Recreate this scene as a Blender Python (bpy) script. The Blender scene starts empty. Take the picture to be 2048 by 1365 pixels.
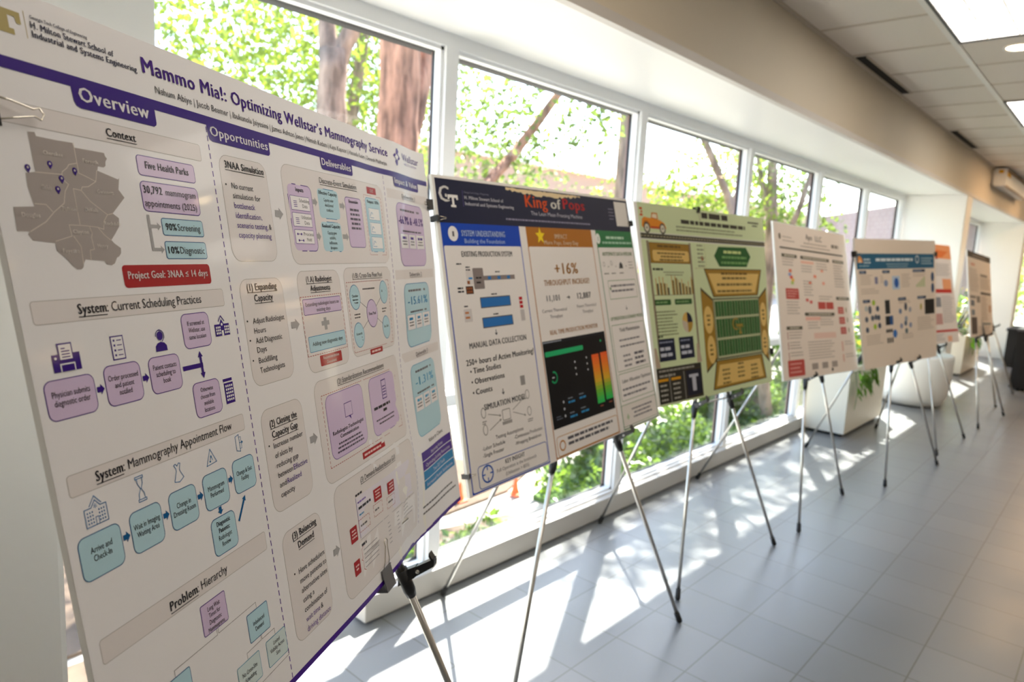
import bpy, bmesh, math, random
from mathutils import Vector, Matrix
C = bpy.context.scene.collection
SC = bpy.context.scene
R_ = random.Random(7)

# ------------------------------------------------------------------ camera
cam_data = bpy.data.cameras.new('camera')
cam = bpy.data.objects.new('camera', cam_data)
C.objects.link(cam)
RIGHT = Vector((0.73914, 0.67146, 0.05309))
DOWN = Vector((0.13323, -0.06848, -0.98872))
FWD = Vector((-0.66025, 0.73787, -0.14007))
EYE = Vector((0.0, 0.0, 1.6))
cm = Matrix((RIGHT, -DOWN, -FWD)).transposed().to_4x4()
cm.translation = EYE
cam.matrix_world = cm
cam_data.sensor_width = 36.0
cam_data.lens = 1375.0 / 2048.0 * 36.0
cam_data.clip_start = 0.05
cam_data.clip_end = 300
cam_data.dof.use_dof = True
cam_data.dof.focus_distance = 1.06
cam_data.dof.aperture_fstop = 4.6
SC.camera = cam

# ------------------------------------------------------------------ light
SC.view_settings.view_transform = 'Standard'
SC.view_settings.look = 'None'
SC.view_settings.gamma = 1.0
SC.view_settings.exposure = 0.72
SC.view_settings.use_curve_mapping = False
SUN_DIR = Vector((0.37, -0.69, -1.0)).normalized()      # the way the sunlight travels
w = bpy.data.worlds.new('sky')
SC.world = w
w.use_nodes = True
wn = w.node_tree.nodes
bg = wn['Background']
sky = wn.new('ShaderNodeTexSky')
sky.sky_type = 'NISHITA'
sky.sun_disc = False
sky.sun_elevation = math.asin(-SUN_DIR.z)
sky.sun_rotation = math.atan2(-SUN_DIR.x, -SUN_DIR.y)
sky.air_density = 1.0
sky.dust_density = 1.2
w.node_tree.links.new(sky.outputs[0], bg.inputs[0])
bg.inputs[1].default_value = 0.6
sd = bpy.data.lights.new('sun', 'SUN')
sd.energy = 20.0
sd.angle = math.radians(0.7)
sd.color = (1.0, 0.95, 0.87)
so = bpy.data.objects.new('sun', sd)
C.objects.link(so)
so.rotation_euler = SUN_DIR.to_track_quat('-Z', 'Y').to_euler()
so.location = (-8, 14, 20)
LAMP = 4.2            # brightness of the ceiling panels
SPOT = 30.0           # brightness of the round downlights

# ------------------------------------------------------------------ helpers
def lin(c):
    if isinstance(c, str):
        c = c.lstrip('#')
        c = [int(c[i:i + 2], 16) / 255 for i in (0, 2, 4)]
    return tuple(x / 12.92 if x <= 0.04045 else ((x + 0.055) / 1.055) ** 2.4 for x in c[:3])

def mat(name, col, rough=0.5, metal=0.0, spec=0.5, coat=0.0, noise=None, bump=None):
    m = bpy.data.materials.new(name)
    m.use_nodes = True
    nt = m.node_tree
    b = nt.nodes['Principled BSDF']
    c = lin(col)
    b.inputs['Base Color'].default_value = (*c, 1)
    b.inputs['Roughness'].default_value = rough
    b.inputs['Metallic'].default_value = metal
    b.inputs['Specular IOR Level'].default_value = spec
    b.inputs['Coat Weight'].default_value = coat
    if noise:
        scale, amt = noise
        tc = nt.nodes.new('ShaderNodeTexCoord')
        n = nt.nodes.new('ShaderNodeTexNoise')
        n.inputs['Scale'].default_value = scale
        n.inputs['Detail'].default_value = 5
        nt.links.new(tc.outputs['Object'], n.inputs['Vector'])
        mx = nt.nodes.new('ShaderNodeMix')
        mx.data_type = 'RGBA'
        mx.inputs[6].default_value = (*[max(0, x * (1 - amt)) for x in c], 1)
        mx.inputs[7].default_value = (*[min(1, x * (1 + amt)) for x in c], 1)
        nt.links.new(n.outputs['Fac'], mx.inputs[0])
        nt.links.new(mx.outputs[2], b.inputs['Base Color'])
        if bump:
            bp = nt.nodes.new('ShaderNodeBump')
            bp.inputs['Strength'].default_value = bump
            bp.inputs['Distance'].default_value = 0.01
            nt.links.new(n.outputs['Fac'], bp.inputs['Height'])
            nt.links.new(bp.outputs[0], b.inputs['Normal'])
    return m

def emis(name, col, strength):
    m = bpy.data.materials.new(name)
    m.use_nodes = True
    nt = m.node_tree
    nt.nodes.remove(nt.nodes['Principled BSDF'])
    e = nt.nodes.new('ShaderNodeEmission')
    e.inputs[0].default_value = (*lin(col), 1)
    e.inputs[1].default_value = strength
    nt.links.new(e.outputs[0], nt.nodes['Material Output'].inputs[0])
    return m

class MB:
    """collects shapes into one bmesh"""
    def __init__(self):
        self.bm = bmesh.new()
    def box(self, a, b, bev=0.0):
        a, b = [min(p, q) for p, q in zip(a, b)], [max(p, q) for p, q in zip(a, b)]
        r = bmesh.ops.create_cube(self.bm, size=1)
        vs = r['verts']
        for v in vs:
            v.co = Vector([a[i] + (v.co[i] + 0.5) * (b[i] - a[i]) for i in range(3)])
        if bev > 0:
            es = list({e for v in vs for e in v.link_edges})
            bmesh.ops.bevel(self.bm, geom=es, offset=bev, segments=2, affect='EDGES', profile=0.7)
        return self
    def hexa(self, p):
        """eight corners: four of one end, four of the other, same order"""
        v = [self.bm.verts.new(q) for q in p]
        for f in ((0, 1, 2, 3), (7, 6, 5, 4), (0, 4, 5, 1), (1, 5, 6, 2), (2, 6, 7, 3), (3, 7, 4, 0)):
            self.bm.faces.new([v[i] for i in f])
        return self
    def tube(self, pts, rad, seg=10, cap=True):
        pts = [Vector(p) for p in pts]
        if not isinstance(rad, (list, tuple)):
            rad = [rad] * len(pts)
        rings = []
        up = None
        for i, p in enumerate(pts):
            d = (pts[min(i + 1, len(pts) - 1)] - pts[max(i - 1, 0)]).normalized()
            if up is None:
                up = d.orthogonal().normalized()
            else:
                up = (up - d * up.dot(d)).normalized()
            s = d.cross(up)
            rings.append([self.bm.verts.new(p + (up * math.cos(2 * math.pi * k / seg) + s * math.sin(2 * math.pi * k / seg)) * rad[i]) for k in range(seg)])
        for a, b in zip(rings, rings[1:]):
            for k in range(seg):
                self.bm.faces.new((a[k], a[(k + 1) % seg], b[(k + 1) % seg], b[k]))
        if cap:
            self.bm.faces.new(rings[0][::-1])
            self.bm.faces.new(rings[-1])
        return self
    def lathe(self, prof, c=(0, 0, 0), seg=28):
        rings = []
        for r, z in prof:
            rings.append([self.bm.verts.new((c[0] + max(r, 1e-4) * math.cos(2 * math.pi * k / seg), c[1] + max(r, 1e-4) * math.sin(2 * math.pi * k / seg), c[2] + z)) for k in range(seg)])
        for a, b in zip(rings, rings[1:]):
            for k in range(seg):
                self.bm.faces.new((a[k], a[(k + 1) % seg], b[(k + 1) % seg], b[k]))
        return self
    def poly(self, pts):
        self.bm.faces.new([self.bm.verts.new(p) for p in pts])
        return self
    def leaf(self, p, n, t, ln, wd, fold=0.15):
        """one leaf: six-sided blade folded along its midrib"""
        p, n, t = Vector(p), Vector(n).normalized(), Vector(t)
        t = (t - n * t.dot(n)).normalized()
        s = n.cross(t)
        a = self.bm.verts.new(p); e = self.bm.verts.new(p + t * ln)
        l1 = self.bm.verts.new(p + t * ln * .35 + s * wd * .5 + n * fold * wd)
        r1 = self.bm.verts.new(p + t * ln * .35 - s * wd * .5 + n * fold * wd)
        self.bm.faces.new((a, r1, e)); self.bm.faces.new((a, e, l1))
    def build(self, name, m, parent=None, smooth=False):
        bmesh.ops.recalc_face_normals(self.bm, faces=self.bm.faces[:]) if len(self.bm.faces) < 20000 else None
        me = bpy.data.meshes.new(name)
        self.bm.to_mesh(me)
        self.bm.free()
        for q in (m if isinstance(m, (list, tuple)) else [m]):
            me.materials.append(q)
        if smooth:
            for p in me.polygons:
                p.use_smooth = True
        o = bpy.data.objects.new(name, me)
        C.objects.link(o)
        if parent is not None:
            o.parent = parent
            o.matrix_parent_inverse = Matrix.Translation(-parent.location)
        return o

def tag(o, label=None, cat=None, group=None, kind=None):
    if label: o['label'] = label
    if cat: o['category'] = cat
    if group: o['group'] = group
    if kind: o['kind'] = kind
    return o

def empty(name, loc, label, cat, group=None, kind=None):
    o = bpy.data.objects.new(name, None)
    C.objects.link(o)
    o.location = loc
    o.empty_display_size = 0.1
    return tag(o, label, cat, group, kind)

def struct(o):
    o['kind'] = 'structure'
    return o
# ------------------------------------------------------------------ materials of the room
M = {}
M['white'] = mat('white_paint', '#F1F0EE', 0.35)
M['frame'] = mat('white_frame_paint', '#F2F2F3', 0.4)
M['soffit'] = mat('white_gloss_soffit', '#F4F3F1', 0.42, spec=0.25)
M['beige'] = mat('beige_paint', '#D6CBB9', 0.6, noise=(3, 0.03))
M['wall'] = mat('pale_wall_paint', '#F6F4F0', 0.6, noise=(3, 0.02))
M['tan'] = mat('tan_wall_paint', '#E6DACB', 0.6, noise=(3, 0.02))
M['warm_bounce'] = mat('warm_bounce_wall', '#C99C62', 0.45, noise=(2, 0.12))  # invented tone for the unseen far wall, bounces warm light onto the floor
M['grey_trim'] = mat('grey_trim_paint', '#CFC9C4', 0.45)
M['gasket'] = mat('black_gasket', '#17171A', 0.6)
M['fin'] = mat('red_brown_metal', '#7C5A4E', 0.5)
M['tile'] = mat('ceiling_tile_board', '#EFE8DF', 0.8, noise=(60, 0.03), bump=0.1)
M['tbar'] = mat('white_tee_bar', '#F3F1EC', 0.4)
M['tee'] = mat('ceiling_joint', '#CFC5B6', 0.6)
M['black'] = mat('black_plastic', '#141416', 0.45)
M['rubber'] = mat('black_rubber', '#1B1A1A', 0.7)
M['alu'] = mat('brushed_aluminium', '#C9C6C0', 0.28, metal=0.9)
M['chrome'] = mat('bright_wire', '#D8D2C4', 0.18, metal=1.0)
M['curb'] = mat('shaded_base_paint', '#C2BDB6', 0.45)  # white base cover; the shade on its front is put into the grey
M['slot'] = mat('vent_dark', '#0A0A0B', 0.8)

def tile_floor():
    m = mat('floor_tile', '#9C9FA2', 0.3)
    nt = m.node_tree
    b = nt.nodes['Principled BSDF']
    tc = nt.nodes.new('ShaderNodeTexCoord')
    mp = nt.nodes.new('ShaderNodeMapping')
    mp.inputs['Location'].default_value = (1.09 + 3.15, -2.63 + 3.1, 0)
    nt.links.new(tc.outputs['Object'], mp.inputs[0])
    br = nt.nodes.new('ShaderNodeTexBrick')
    br.offset = 0.0
    br.squash = 1.0
    br.inputs['Scale'].default_value = 1.0
    br.inputs['Mortar Size'].default_value = 0.0035
    br.inputs['Mortar Smooth'].default_value = 0.3
    br.inputs['Brick Width'].default_value = 0.315
    br.inputs['Row Height'].default_value = 0.31
    br.inputs['Color1'].default_value = (*lin('#737577'), 1)
    br.inputs['Color2'].default_value = (*lin('#7A7B7C'), 1)
    br.inputs['Mortar'].default_value = (*lin('#5E5C58'), 1)
    nt.links.new(mp.outputs[0], br.inputs[0])
    n = nt.nodes.new('ShaderNodeTexNoise')
    n.inputs['Scale'].default_value = 2.2
    n.inputs['Detail'].default_value = 6
    nt.links.new(tc.outputs['Object'], n.inputs[0])
    rp = nt.nodes.new('ShaderNodeMapRange')
    rp.inputs[3].default_value = 0.94
    rp.inputs[4].default_value = 1.06
    nt.links.new(n.outputs['Fac'], rp.inputs[0])
    mx = nt.nodes.new('ShaderNodeMix')
    mx.data_type = 'RGBA'
    mx.blend_type = 'MULTIPLY'
    mx.inputs[0].default_value = 1.0
    nt.links.new(br.outputs['Color'], mx.inputs[6])
    nt.links.new(rp.outputs[0], mx.inputs[7])
    nt.links.new(mx.outputs[2], b.inputs['Base Color'])
    rr = nt.nodes.new('ShaderNodeMapRange')
    rr.inputs[3].default_value = 0.24
    rr.inputs[4].default_value = 0.4
    nt.links.new(n.outputs['Fac'], rr.inputs[0])
    nt.links.new(rr.outputs[0], b.inputs['Roughness'])
    return m
M['floor'] = tile_floor()

def glass():
    m = bpy.data.materials.new('window_glass')
    m.use_nodes = True
    nt = m.node_tree
    nt.nodes.remove(nt.nodes['Principled BSDF'])
    t = nt.nodes.new('ShaderNodeBsdfTransparent')
    t.inputs[0].default_value = (0.93, 0.97, 0.95, 1)
    g = nt.nodes.new('ShaderNodeBsdfGlossy')
    g.inputs['Roughness'].default_value = 0.01
    f = nt.nodes.new('ShaderNodeFresnel')
    f.inputs[0].default_value = 1.45
    x = nt.nodes.new('ShaderNodeMixShader')
    nt.links.new(f.outputs[0], x.inputs[0])
    nt.links.new(t.outputs[0], x.inputs[1])
    nt.links.new(g.outputs[0], x.inputs[2])
    nt.links.new(x.outputs[0], nt.nodes['Material Output'].inputs[0])
    return m
M['glass'] = glass()

# ------------------------------------------------------------------ room shell
XW, XG, XO = -2.21, -2.28, -2.304      # inner face of the frames, glass, outer face
XF = -1.575                            # front of the soffit
ZS, ZC = 2.44, 2.92                    # soffit, ceiling
Y0, Y1, XR = -3.6, 21.6, 5.2
struct(MB().box((XO, Y0, -0.12), (XR, Y1, 0)).build('floor', M['floor']))
struct(MB().box((XF, Y0, ZC), (XR, Y1, ZC + 0.08)).build('ceiling', M['tile']))
struct(MB().box((XO, Y0, ZS), (XF - 0.004, Y1, ZS + 0.03)).build('ceiling_soffit', M['soffit']))
struct(MB().box((XF - 0.06, Y0, ZS + 0.03), (XF, Y1, ZC + 0.08)).build('wall_bulkhead', M['beige']))
struct(MB().box((XF - 0.03, Y0, ZS - 0.006), (XF + 0.006, Y1, ZS + 0.034)).build('trim_1', M['grey_trim']))
struct(MB().box((XR, Y0, 0), (XR + 0.1, Y1, ZC)).build('wall_right', M['tan']))
struct(MB().box((XO, Y0 - 0.1, 0), (XR, Y0, ZC)).build('wall_back', M['wall']))
struct(MB().box((-0.6, Y1, 0), (XR, Y1 + 0.1, ZC)).build('wall_far', M['warm_bounce']))
struct(MB().box((XO, Y1, 2.3), (-0.6, Y1 + 0.1, ZC)).build('wall_far_header', M['wall']))
struct(MB().box((XO, Y0, 0), (XW, -0.3, ZS)).build('wall_left', M['wall']))
struct(MB().box((-2.36, Y0, ZS + 0.035), (XF - 0.06, Y1, 3.6)).build('wall_left_header', M['fin']))
struct(MB().box((XO, 0.4, 0.9), (XW + 0.01, 0.835, ZS)).build('wall_left_panel', M['white']))
# piers that run from the glass to the soffit front
for nm, (a, b) in dict(wall_near_pier=(-0.3, 0.4), wall_middle_pier=(9.52, 9.86), wall_distant_pier=(15.15, 15.55)).items():
    struct(MB().box((XO, a, 0), (XF, b, ZS), 0.012).build(nm, M['wall']))
# base cover under the glass
struct(MB().box((XG, 1.61, 0.012), (-2.17, 9.5, 0.123), 0.006).build('baseboard_left', M['curb']))
struct(MB().box((XG, 9.88, 0.012), (-2.17, 15.13, 0.123), 0.006).build('baseboard_left_distant', M['curb']))

# ceiling grid
g = MB()
x = -0.985
while x < XR:
    g.box((x - 0.017, Y0, ZC - 0.007), (x + 0.017, Y1, ZC))
    x += 0.61
struct(g.build('trim_2', M['tbar']))
g = MB()
y = 4.28 - 0.61 * 12
while y < Y1:
    g.box((XF, y - 0.011, ZC - 0.004), (XR, y + 0.011, ZC))
    y += 0.61
struct(g.build('trim_3', M['tee']))
struct(MB().box((XF, Y0, ZC - 0.012), (XF + 0.02, Y1, ZC)).build('trim_4', M['tee']))

# ------------------------------------------------------------------ windows
def window(n, a, b, z0=0.10, za=0.015):
    """frame from mullion middle a to mullion middle b"""
    f = MB()
    h, xi = 0.034, XG - 0.012
    f.box((XW, a, z0), (xi, a + h, ZS)).box((XW, b - h, z0), (xi, b, ZS))
    f.box((XW, a + h, ZS - 0.055), (xi, b - h, ZS)).box((XW, a + h, z0), (xi, b - h, z0 + 0.035))
    f.box((XW - 0.005, a + h, 0.868), (xi, b - h, 0.912))
    # stepped stops around the glass
    panes = ((z0 + 0.035, 0.868), (0.912, ZS - 0.055))
    for (p, q) in panes:
        f.box((XW - 0.02, a + h, p), (XG + 0.012, a + h + 0.014, q)).box((XW - 0.02, b - h - 0.014, p), (XG + 0.012, b - h, q))
        f.box((XW - 0.02, a + h, q - 0.014), (XG + 0.012, b - h, q)).box((XW - 0.02, a + h, p), (XG + 0.012, b - h, p + 0.014))
    o = struct(f.build('window_%d' % n, M['frame']))
    k = MB()
    for (p, q) in panes:
        i0, i1 = a + h, b - h
        k.box((XG + 0.012, i0, p), (XG - 0.010, i0 + 0.008, q)).box((XG + 0.012, i1 - 0.008, p), (XG - 0.010, i1, q))
        k.box((XG + 0.012, i0, q - 0.016), (XG - 0.010, i1, q)).box((XG + 0.012, i0, p), (XG - 0.010, i1, p + 0.017))
    k.build('gasket', M['gasket'], o)
    e = MB()
    e.box((XO, a, z0), (xi, a + h, ZS)).box((XO, b - h, z0), (xi, b, ZS))
    e.build('outer_cap', M['fin'], o)
    p = MB()
    for (u, v) in ((z0 + 0.04, 0.866), (0.914, ZS - 0.06)):
        p.poly([(XG, a + h, u), (XG, b - h, u), (XG, b - h, v), (XG, a + h, v)])
    p.build('pane', M['glass'], o)
    return o
ML = [0.80, 2.01, 3.51, 5.01, 6.53, 8.0, 9.47]
n = 1
for a, b in zip(ML, ML[1:]):
    window(n, a, b); n += 1
for a, b in zip([9.92, 11.25, 12.5, 13.76], [11.25, 12.5, 13.76, 15.1]):
    window(n, a, b); n += 1
for a, b in zip([15.6, 17.1, 18.6, 20.1], [17.1, 18.6, 20.1, 21.55]):
    window(n, a, b); n += 1
# low pane beside the near pier
o = struct(MB().box((XW, 0.42, 0.0), (XO, 0.45, 0.9)).box((XW, 0.45, 0.0), (XO, 0.80, 0.05)).build('window_%d' % n, M['frame']))
MB().poly([(XG, 0.45, 0.05), (XG, 0.80, 0.05), (XG, 0.80, 0.9), (XG, 0.45, 0.9)]).build('pane', M['glass'], o)
n += 1
# glazed end of the hall
f = MB()
for x in (XO, -1.55, -0.66):
    f.box((x, Y1, 0), (x + 0.07, Y1 + 0.08, 2.3))
f.box((XO, Y1, 0), (-0.6, Y1 + 0.08, 0.1)).box((XO, Y1, 2.22), (-0.6, Y1 + 0.08, 2.3))
o = struct(f.build('window_%d' % n, M['frame']))
MB().poly([(XO, Y1 + 0.04, 0.1), (-0.6, Y1 + 0.04, 0.1), (-0.6, Y1 + 0.04, 2.22), (XO, Y1 + 0.04, 2.22)]).build('pane', M['glass'], o)

struct(MB().box((-2.36, Y0, 2.38), (XO, Y1, 2.475)).build('wall_left_head_sun_stop', M['gasket']))  # outer head strip, added to bound the sunlight on the floor
# ------------------------------------------------------------------ ceiling fittings
M['diff'] = emis('panel_light', '#FFF7EC', LAMP)
M['spot'] = emis('spot_light', '#FFDCA8', SPOT)
M['louvre'] = mat('white_louvre', '#F5F1E6', 0.4)
M['warm'] = emis('added_warm_panel', '#FFD2A0', LAMP * 1.9)  # stronger, warmer panels added out of view to warm the floor
def troffer(x, y, label, dm='diff'):
    t = empty('ceiling_light', (x, y, ZC), label, 'ceiling light', 'ceiling panel lights')
    w_, l_ = 0.60, 1.21
    f = MB()
    f.box((x, y, ZC - 0.012), (x + 0.018, y + l_, ZC)).box((x + w_ - 0.018, y, ZC - 0.012), (x + w_, y + l_, ZC))
    f.box((x + 0.018, y, ZC - 0.012), (x + w_ - 0.018, y + 0.018, ZC)).box((x + 0.018, y + l_ - 0.018, ZC - 0.012), (x + w_ - 0.018, y + l_, ZC))
    f.build('frame', M['black'], t)
    d = MB().box((x + 0.018, y + 0.018, ZC - 0.004), (x + w_ - 0.018, y + l_ - 0.018, ZC - 0.001)).build('diffuser', M[dm], t)
    l = MB()
    for k in range(1, 4):
        l.box((x + w_ * k / 4 - 0.004, y + 0.018, ZC - 0.011), (x + w_ * k / 4 + 0.004, y + l_ - 0.018, ZC - 0.005))
    for k in range(1, 8):
        l.box((x + 0.018, y + l_ * k / 8 - 0.003, ZC - 0.01), (x + w_ - 0.018, y + l_ * k / 8 + 0.003, ZC - 0.005))
    l.build('louvre', M['louvre'], t)
    return t
troffer(-0.968, 3.69, 'bright ceiling panel light cut by the top of the photo, the nearer of two')
troffer(-0.968, 6.74, 'bright ceiling panel light cut by the right edge, the farther of two')
for i, (x, y) in enumerate([(-0.968, 0.64), (-0.968, -2.41), (2.08, -2.41), (2.08, 0.64), (-0.968, 9.79), (-0.968, 12.84), (2.08, 3.69), (2.08, 6.74), (2.08, 9.79), (-0.968, 15.89)]):  # unseen panels added to light the hall and the near poster
    troffer(x, y, 'added ceiling panel light out of view, continuing the rows to light the hall', 'warm' if y > 9 else 'diff')
def downlight(x, y, label):
    t = empty('downlight', (x, y, ZC), label, 'downlight', 'round ceiling downlights')
    MB().lathe([(0.085, -0.001), (0.088, -0.008), (0.07, -0.006), (0.066, -0.001)], (x, y, ZC)).build('trim_ring', M['white'], t, True)
    r = MB()
    bmesh.ops.create_circle(r.bm, cap_ends=True, segments=24, radius=0.067, matrix=Matrix.Translation((x, y, ZC - 0.003)))
    r.build('lamp', M['spot'], t)
downlight(-0.70, 5.17, 'small round glowing downlight in a ceiling tile between the two panel lights')
for x, y in ((-0.70, 2.12), (-0.70, 8.22), (-0.70, 11.27), (0.9, 5.17), (0.9, 8.22), (0.9, 11.27), (0.9, 14.32), (0.9, 17.37), (0.9, 20.6), (2.6, 20.6), (4.2, 20.6), (-0.2, 20.6)):  # unseen downlights added for warm light on floor and far wall
    downlight(x, y, 'added small round downlight out of view, for warm light along the hall')
def vent(y, label):
    t = empty('air_vent', (XF + 0.05, y, ZC), label, 'air vent', 'slot vents beside the bulkhead')
    x0, x1 = XF + 0.022, XF + 0.1
    MB().box((x0, y, ZC - 0.012), (x0 + 0.008, y + 1.19, ZC - 0.001)).box((x1 - 0.008, y, ZC - 0.012), (x1, y + 1.19, ZC - 0.001)).build('frame', M['tee'], t)
    MB().box((x0 + 0.008, y, ZC - 0.006), (x1 - 0.008, y + 1.19, ZC - 0.002)).build('slot', M['slot'], t)
vent(4.93, 'long black slot vent in the ceiling edge, nearer and larger of the two')
vent(8.0, 'long black slot vent in the ceiling edge, farther and smaller of the two')
M['oak'] = mat('pale_brown_edge', '#A98E70', 0.5)
M['yellow'] = mat('yellow_label', '#E0A800', 0.5)
t = empty('wall_fixture', (XF, 10.9, 2.68), 'long white box fixture with brown edges mounted high on the beige bulkhead', 'wall fixture')
MB().box((XF + 0.001, 10.9, 2.69), (XF + 0.15, 13.4, 2.875), 0.02).build('housing', M['white'], t)
MB().box((XF + 0.12, 10.88, 2.672), (XF + 0.165, 13.42, 2.689), 0.004).box((XF + 0.12, 10.88, 2.876), (XF + 0.165, 13.42, 2.888), 0.004).build('edge_strip', M['oak'], t)
MB().box((XF + 0.03, 10.874, 2.67), (XF + 0.17, 10.899, 2.89), 0.004).build('end_cap', M['white'], t)
MB().box((XF + 0.08, 10.869, 2.83), (XF + 0.13, 10.875, 2.87)).box((XF + 0.151, 11.0, 2.81), (XF + 0.154, 11.35, 2.865)).build('warning_label', M['yellow'], t)
# ------------------------------------------------------------------ outdoors
ZG = -1.5
M['pave'] = mat('pale_paving', '#B4ADA3', 0.9, noise=(1.2, 0.15))
M['soil'] = mat('leaf_litter', '#5A4A3C', 0.95, noise=(5, 0.6), bump=0.5)
M['grass'] = mat('ground_cover_earth', '#4F6B35', 0.95, noise=(5, 0.3), bump=0.5)
M['bark'] = mat('brown_bark', '#A87A62', 0.9, noise=(9, 0.55), bump=1.0)
M['bark2'] = mat('grey_brown_bark', '#957F70', 0.9, noise=(9, 0.45), bump=1.0)
for k_ in ('bark', 'bark2'):
    nt_ = M[k_].node_tree
    mp_ = nt_.nodes.new('ShaderNodeMapping')
    mp_.inputs['Scale'].default_value = (1.0, 1.0, 0.28)
    tc_ = [q for q in nt_.nodes if q.type == 'TEX_COORD'][0]
    nz_ = [q for q in nt_.nodes if q.type == 'TEX_NOISE'][0]
    nt_.links.new(tc_.outputs['Object'], mp_.inputs[0])
    nt_.links.new(mp_.outputs[0], nz_.inputs['Vector'])
    rp_ = nt_.nodes.new('ShaderNodeMapRange')
    rp_.inputs[1].default_value = 0.35
    rp_.inputs[2].default_value = 0.65
    nt_.links.new(nz_.outputs['Fac'], rp_.inputs[0])
    nt_.links.new(rp_.outputs[0], [q for q in nt_.nodes if q.type == 'MIX'][0].inputs[0])
    [q for q in nt_.nodes if q.type == 'BUMP'][0].inputs['Distance'].default_value = 0.05
M['cone'] = mat('orange_cone', '#F0642A', 0.5)
M['iron'] = mat('dark_railing', '#3A3A3A', 0.5)

def leaf_mat(name, c, tr):
    m = bpy.data.materials.new(name)
    m.use_nodes = True
    nt = m.node_tree
    nt.nodes.remove(nt.nodes['Principled BSDF'])
    d = nt.nodes.new('ShaderNodeBsdfDiffuse')
    d.inputs[0].default_value = (*lin(c), 1)
    t = nt.nodes.new('ShaderNodeBsdfTranslucent')
    t.inputs[0].default_value = (*lin(tr), 1)
    g = nt.nodes.new('ShaderNodeBsdfGlossy')
    g.inputs['Roughness'].default_value = 0.35
    x = nt.nodes.new('ShaderNodeMixShader')
    x.inputs[0].default_value = 0.55
    y = nt.nodes.new('ShaderNodeMixShader')
    y.inputs[0].default_value = 0.06
    nt.links.new(d.outputs[0], x.inputs[1]); nt.links.new(t.outputs[0], x.inputs[2])
    nt.links.new(x.outputs[0], y.inputs[1]); nt.links.new(g.outputs[0], y.inputs[2])
    nt.links.new(y.outputs[0], nt.nodes['Material Output'].inputs[0])
    return m
M['leaf'] = leaf_mat('tree_leaf', '#627A26', '#86982E')
M['leaf2'] = leaf_mat('tree_leaf_deep', '#566C2E', '#748A36')
M['ivy'] = leaf_mat('ground_cover_leaf', '#4A6A28', '#728E32')

def brick(name, c1, c2, mo, sc):
    m = mat(name, c1, 0.85)
    nt = m.node_tree
    b = nt.nodes['Principled BSDF']
    tc = nt.nodes.new('ShaderNodeTexCoord')
    mp = nt.nodes.new('ShaderNodeMapping')
    mp.inputs['Rotation'].default_value = (math.radians(90), 0, math.radians(90))
    br = nt.nodes.new('ShaderNodeTexBrick')
    br.inputs['Scale'].default_value = sc
    br.inputs['Color1'].default_value = (*lin(c1), 1)
    br.inputs['Color2'].default_value = (*lin(c2), 1)
    br.inputs['Mortar'].default_value = (*lin(mo), 1)
    br.inputs['Mortar Size'].default_value = 0.012
    nt.links.new(tc.outputs['Object'], mp.inputs[0])
    nt.links.new(mp.outputs[0], br.inputs[0])
    nt.links.new(br.outputs['Color'], b.inputs['Base Color'])
    return m
M['brick'] = brick('red_brick', '#8F4A36', '#9A543E', '#A88A7A', 2.2)
M['brick2'] = brick('mauve_brick', '#86706E', '#907A78', '#A89C9A', 2.2)

struct(MB().box((-60, -20, ZG - 0.2), (XO - 0.25, 70, ZG)).build('ground', M['pave']))
struct(MB().box((XO - 0.25, -20, ZG - 0.2), (XO, 60, -0.08)).build('wall_left_footing', M['pave']))
# planting beds: raised earth with a leafy cover
def bed(name, pts, m, z, label=None):
    b = MB()
    n = len(pts)
    b.poly([(x, y, ZG + z) for x, y in pts])
    for i in range(n):
        p, q = pts[i], pts[(i + 1) % n]
        b.poly([(*p, ZG), (*q, ZG), (*q, ZG + z), (*p, ZG + z)])
    return struct(b.build(name, m))
BED_A = [(-2.95, 6.2), (-5.13, 6.27), (-5.6, 7.8), (-5.75, 9.2), (-5.9, 10.6), (-6.2, 12.9), (-6.4, 15.6), (-6.2, 18.5), (-2.95, 18.5)]
BED_B = [(-2.65, 1.2), (-5.1, 1.2), (-5.15, 4.7), (-4.95, 5.6), (-4.2, 6.0), (-2.65, 6.0)]
bed('ground_bed', BED_A, M['grass'], 0.06)
bed('ground_bed_near', BED_B, M['soil'], 0.05)
bed('ground_bed_litter', [(-5.25, 1.0), (-7.5, 1.0), (-7.2, 6.2), (-6.0, 7.4), (-5.5, 6.2)], M['soil'], 0.03)

def inside(p, poly):
    c = False
    j = len(poly) - 1
    for i in range(len(poly)):
        (xi, yi), (xj, yj) = poly[i], poly[j]
        if (yi > p[1]) != (yj > p[1]) and p[0] < (xj - xi) * (p[1] - yi) / (yj - yi) + xi:
            c = not c
        j = i
    return c
def rnd_dir(up=0.0):
    while True:
        v = Vector((R_.uniform(-1, 1), R_.uniform(-1, 1), R_.uniform(-1, 1)))
        if 0.05 < v.length < 1:
            v.normalize()
            v.z += up
            return v.normalized()
def cover(poly, count, h, ln, name):
    b = MB()
    xs = [p[0] for p in poly]; ys = [p[1] for p in poly]
    k = 0
    while k < count:
        p = (R_.uniform(min(xs), max(xs)), R_.uniform(min(ys), max(ys)))
        if not inside(p, poly):
            continue
        k += 1
        hh = h * (0.5 + 0.5 * math.sin(p[0] * 2.3 + p[1] * 1.7) * math.sin(p[1] * 1.1 - p[0]))
        b.leaf((p[0], p[1], ZG + 0.06 + hh * R_.random()), rnd_dir(0.8), rnd_dir(), ln * R_.uniform(.7, 1.3), ln * .6)
    return b.build(name, M['ivy'])
tag(cover(BED_A, 15000, 0.55, 0.13, 'ground_cover'), 'bright green leafy ground cover in the bed along the far windows', 'ground cover', kind='stuff')
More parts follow.
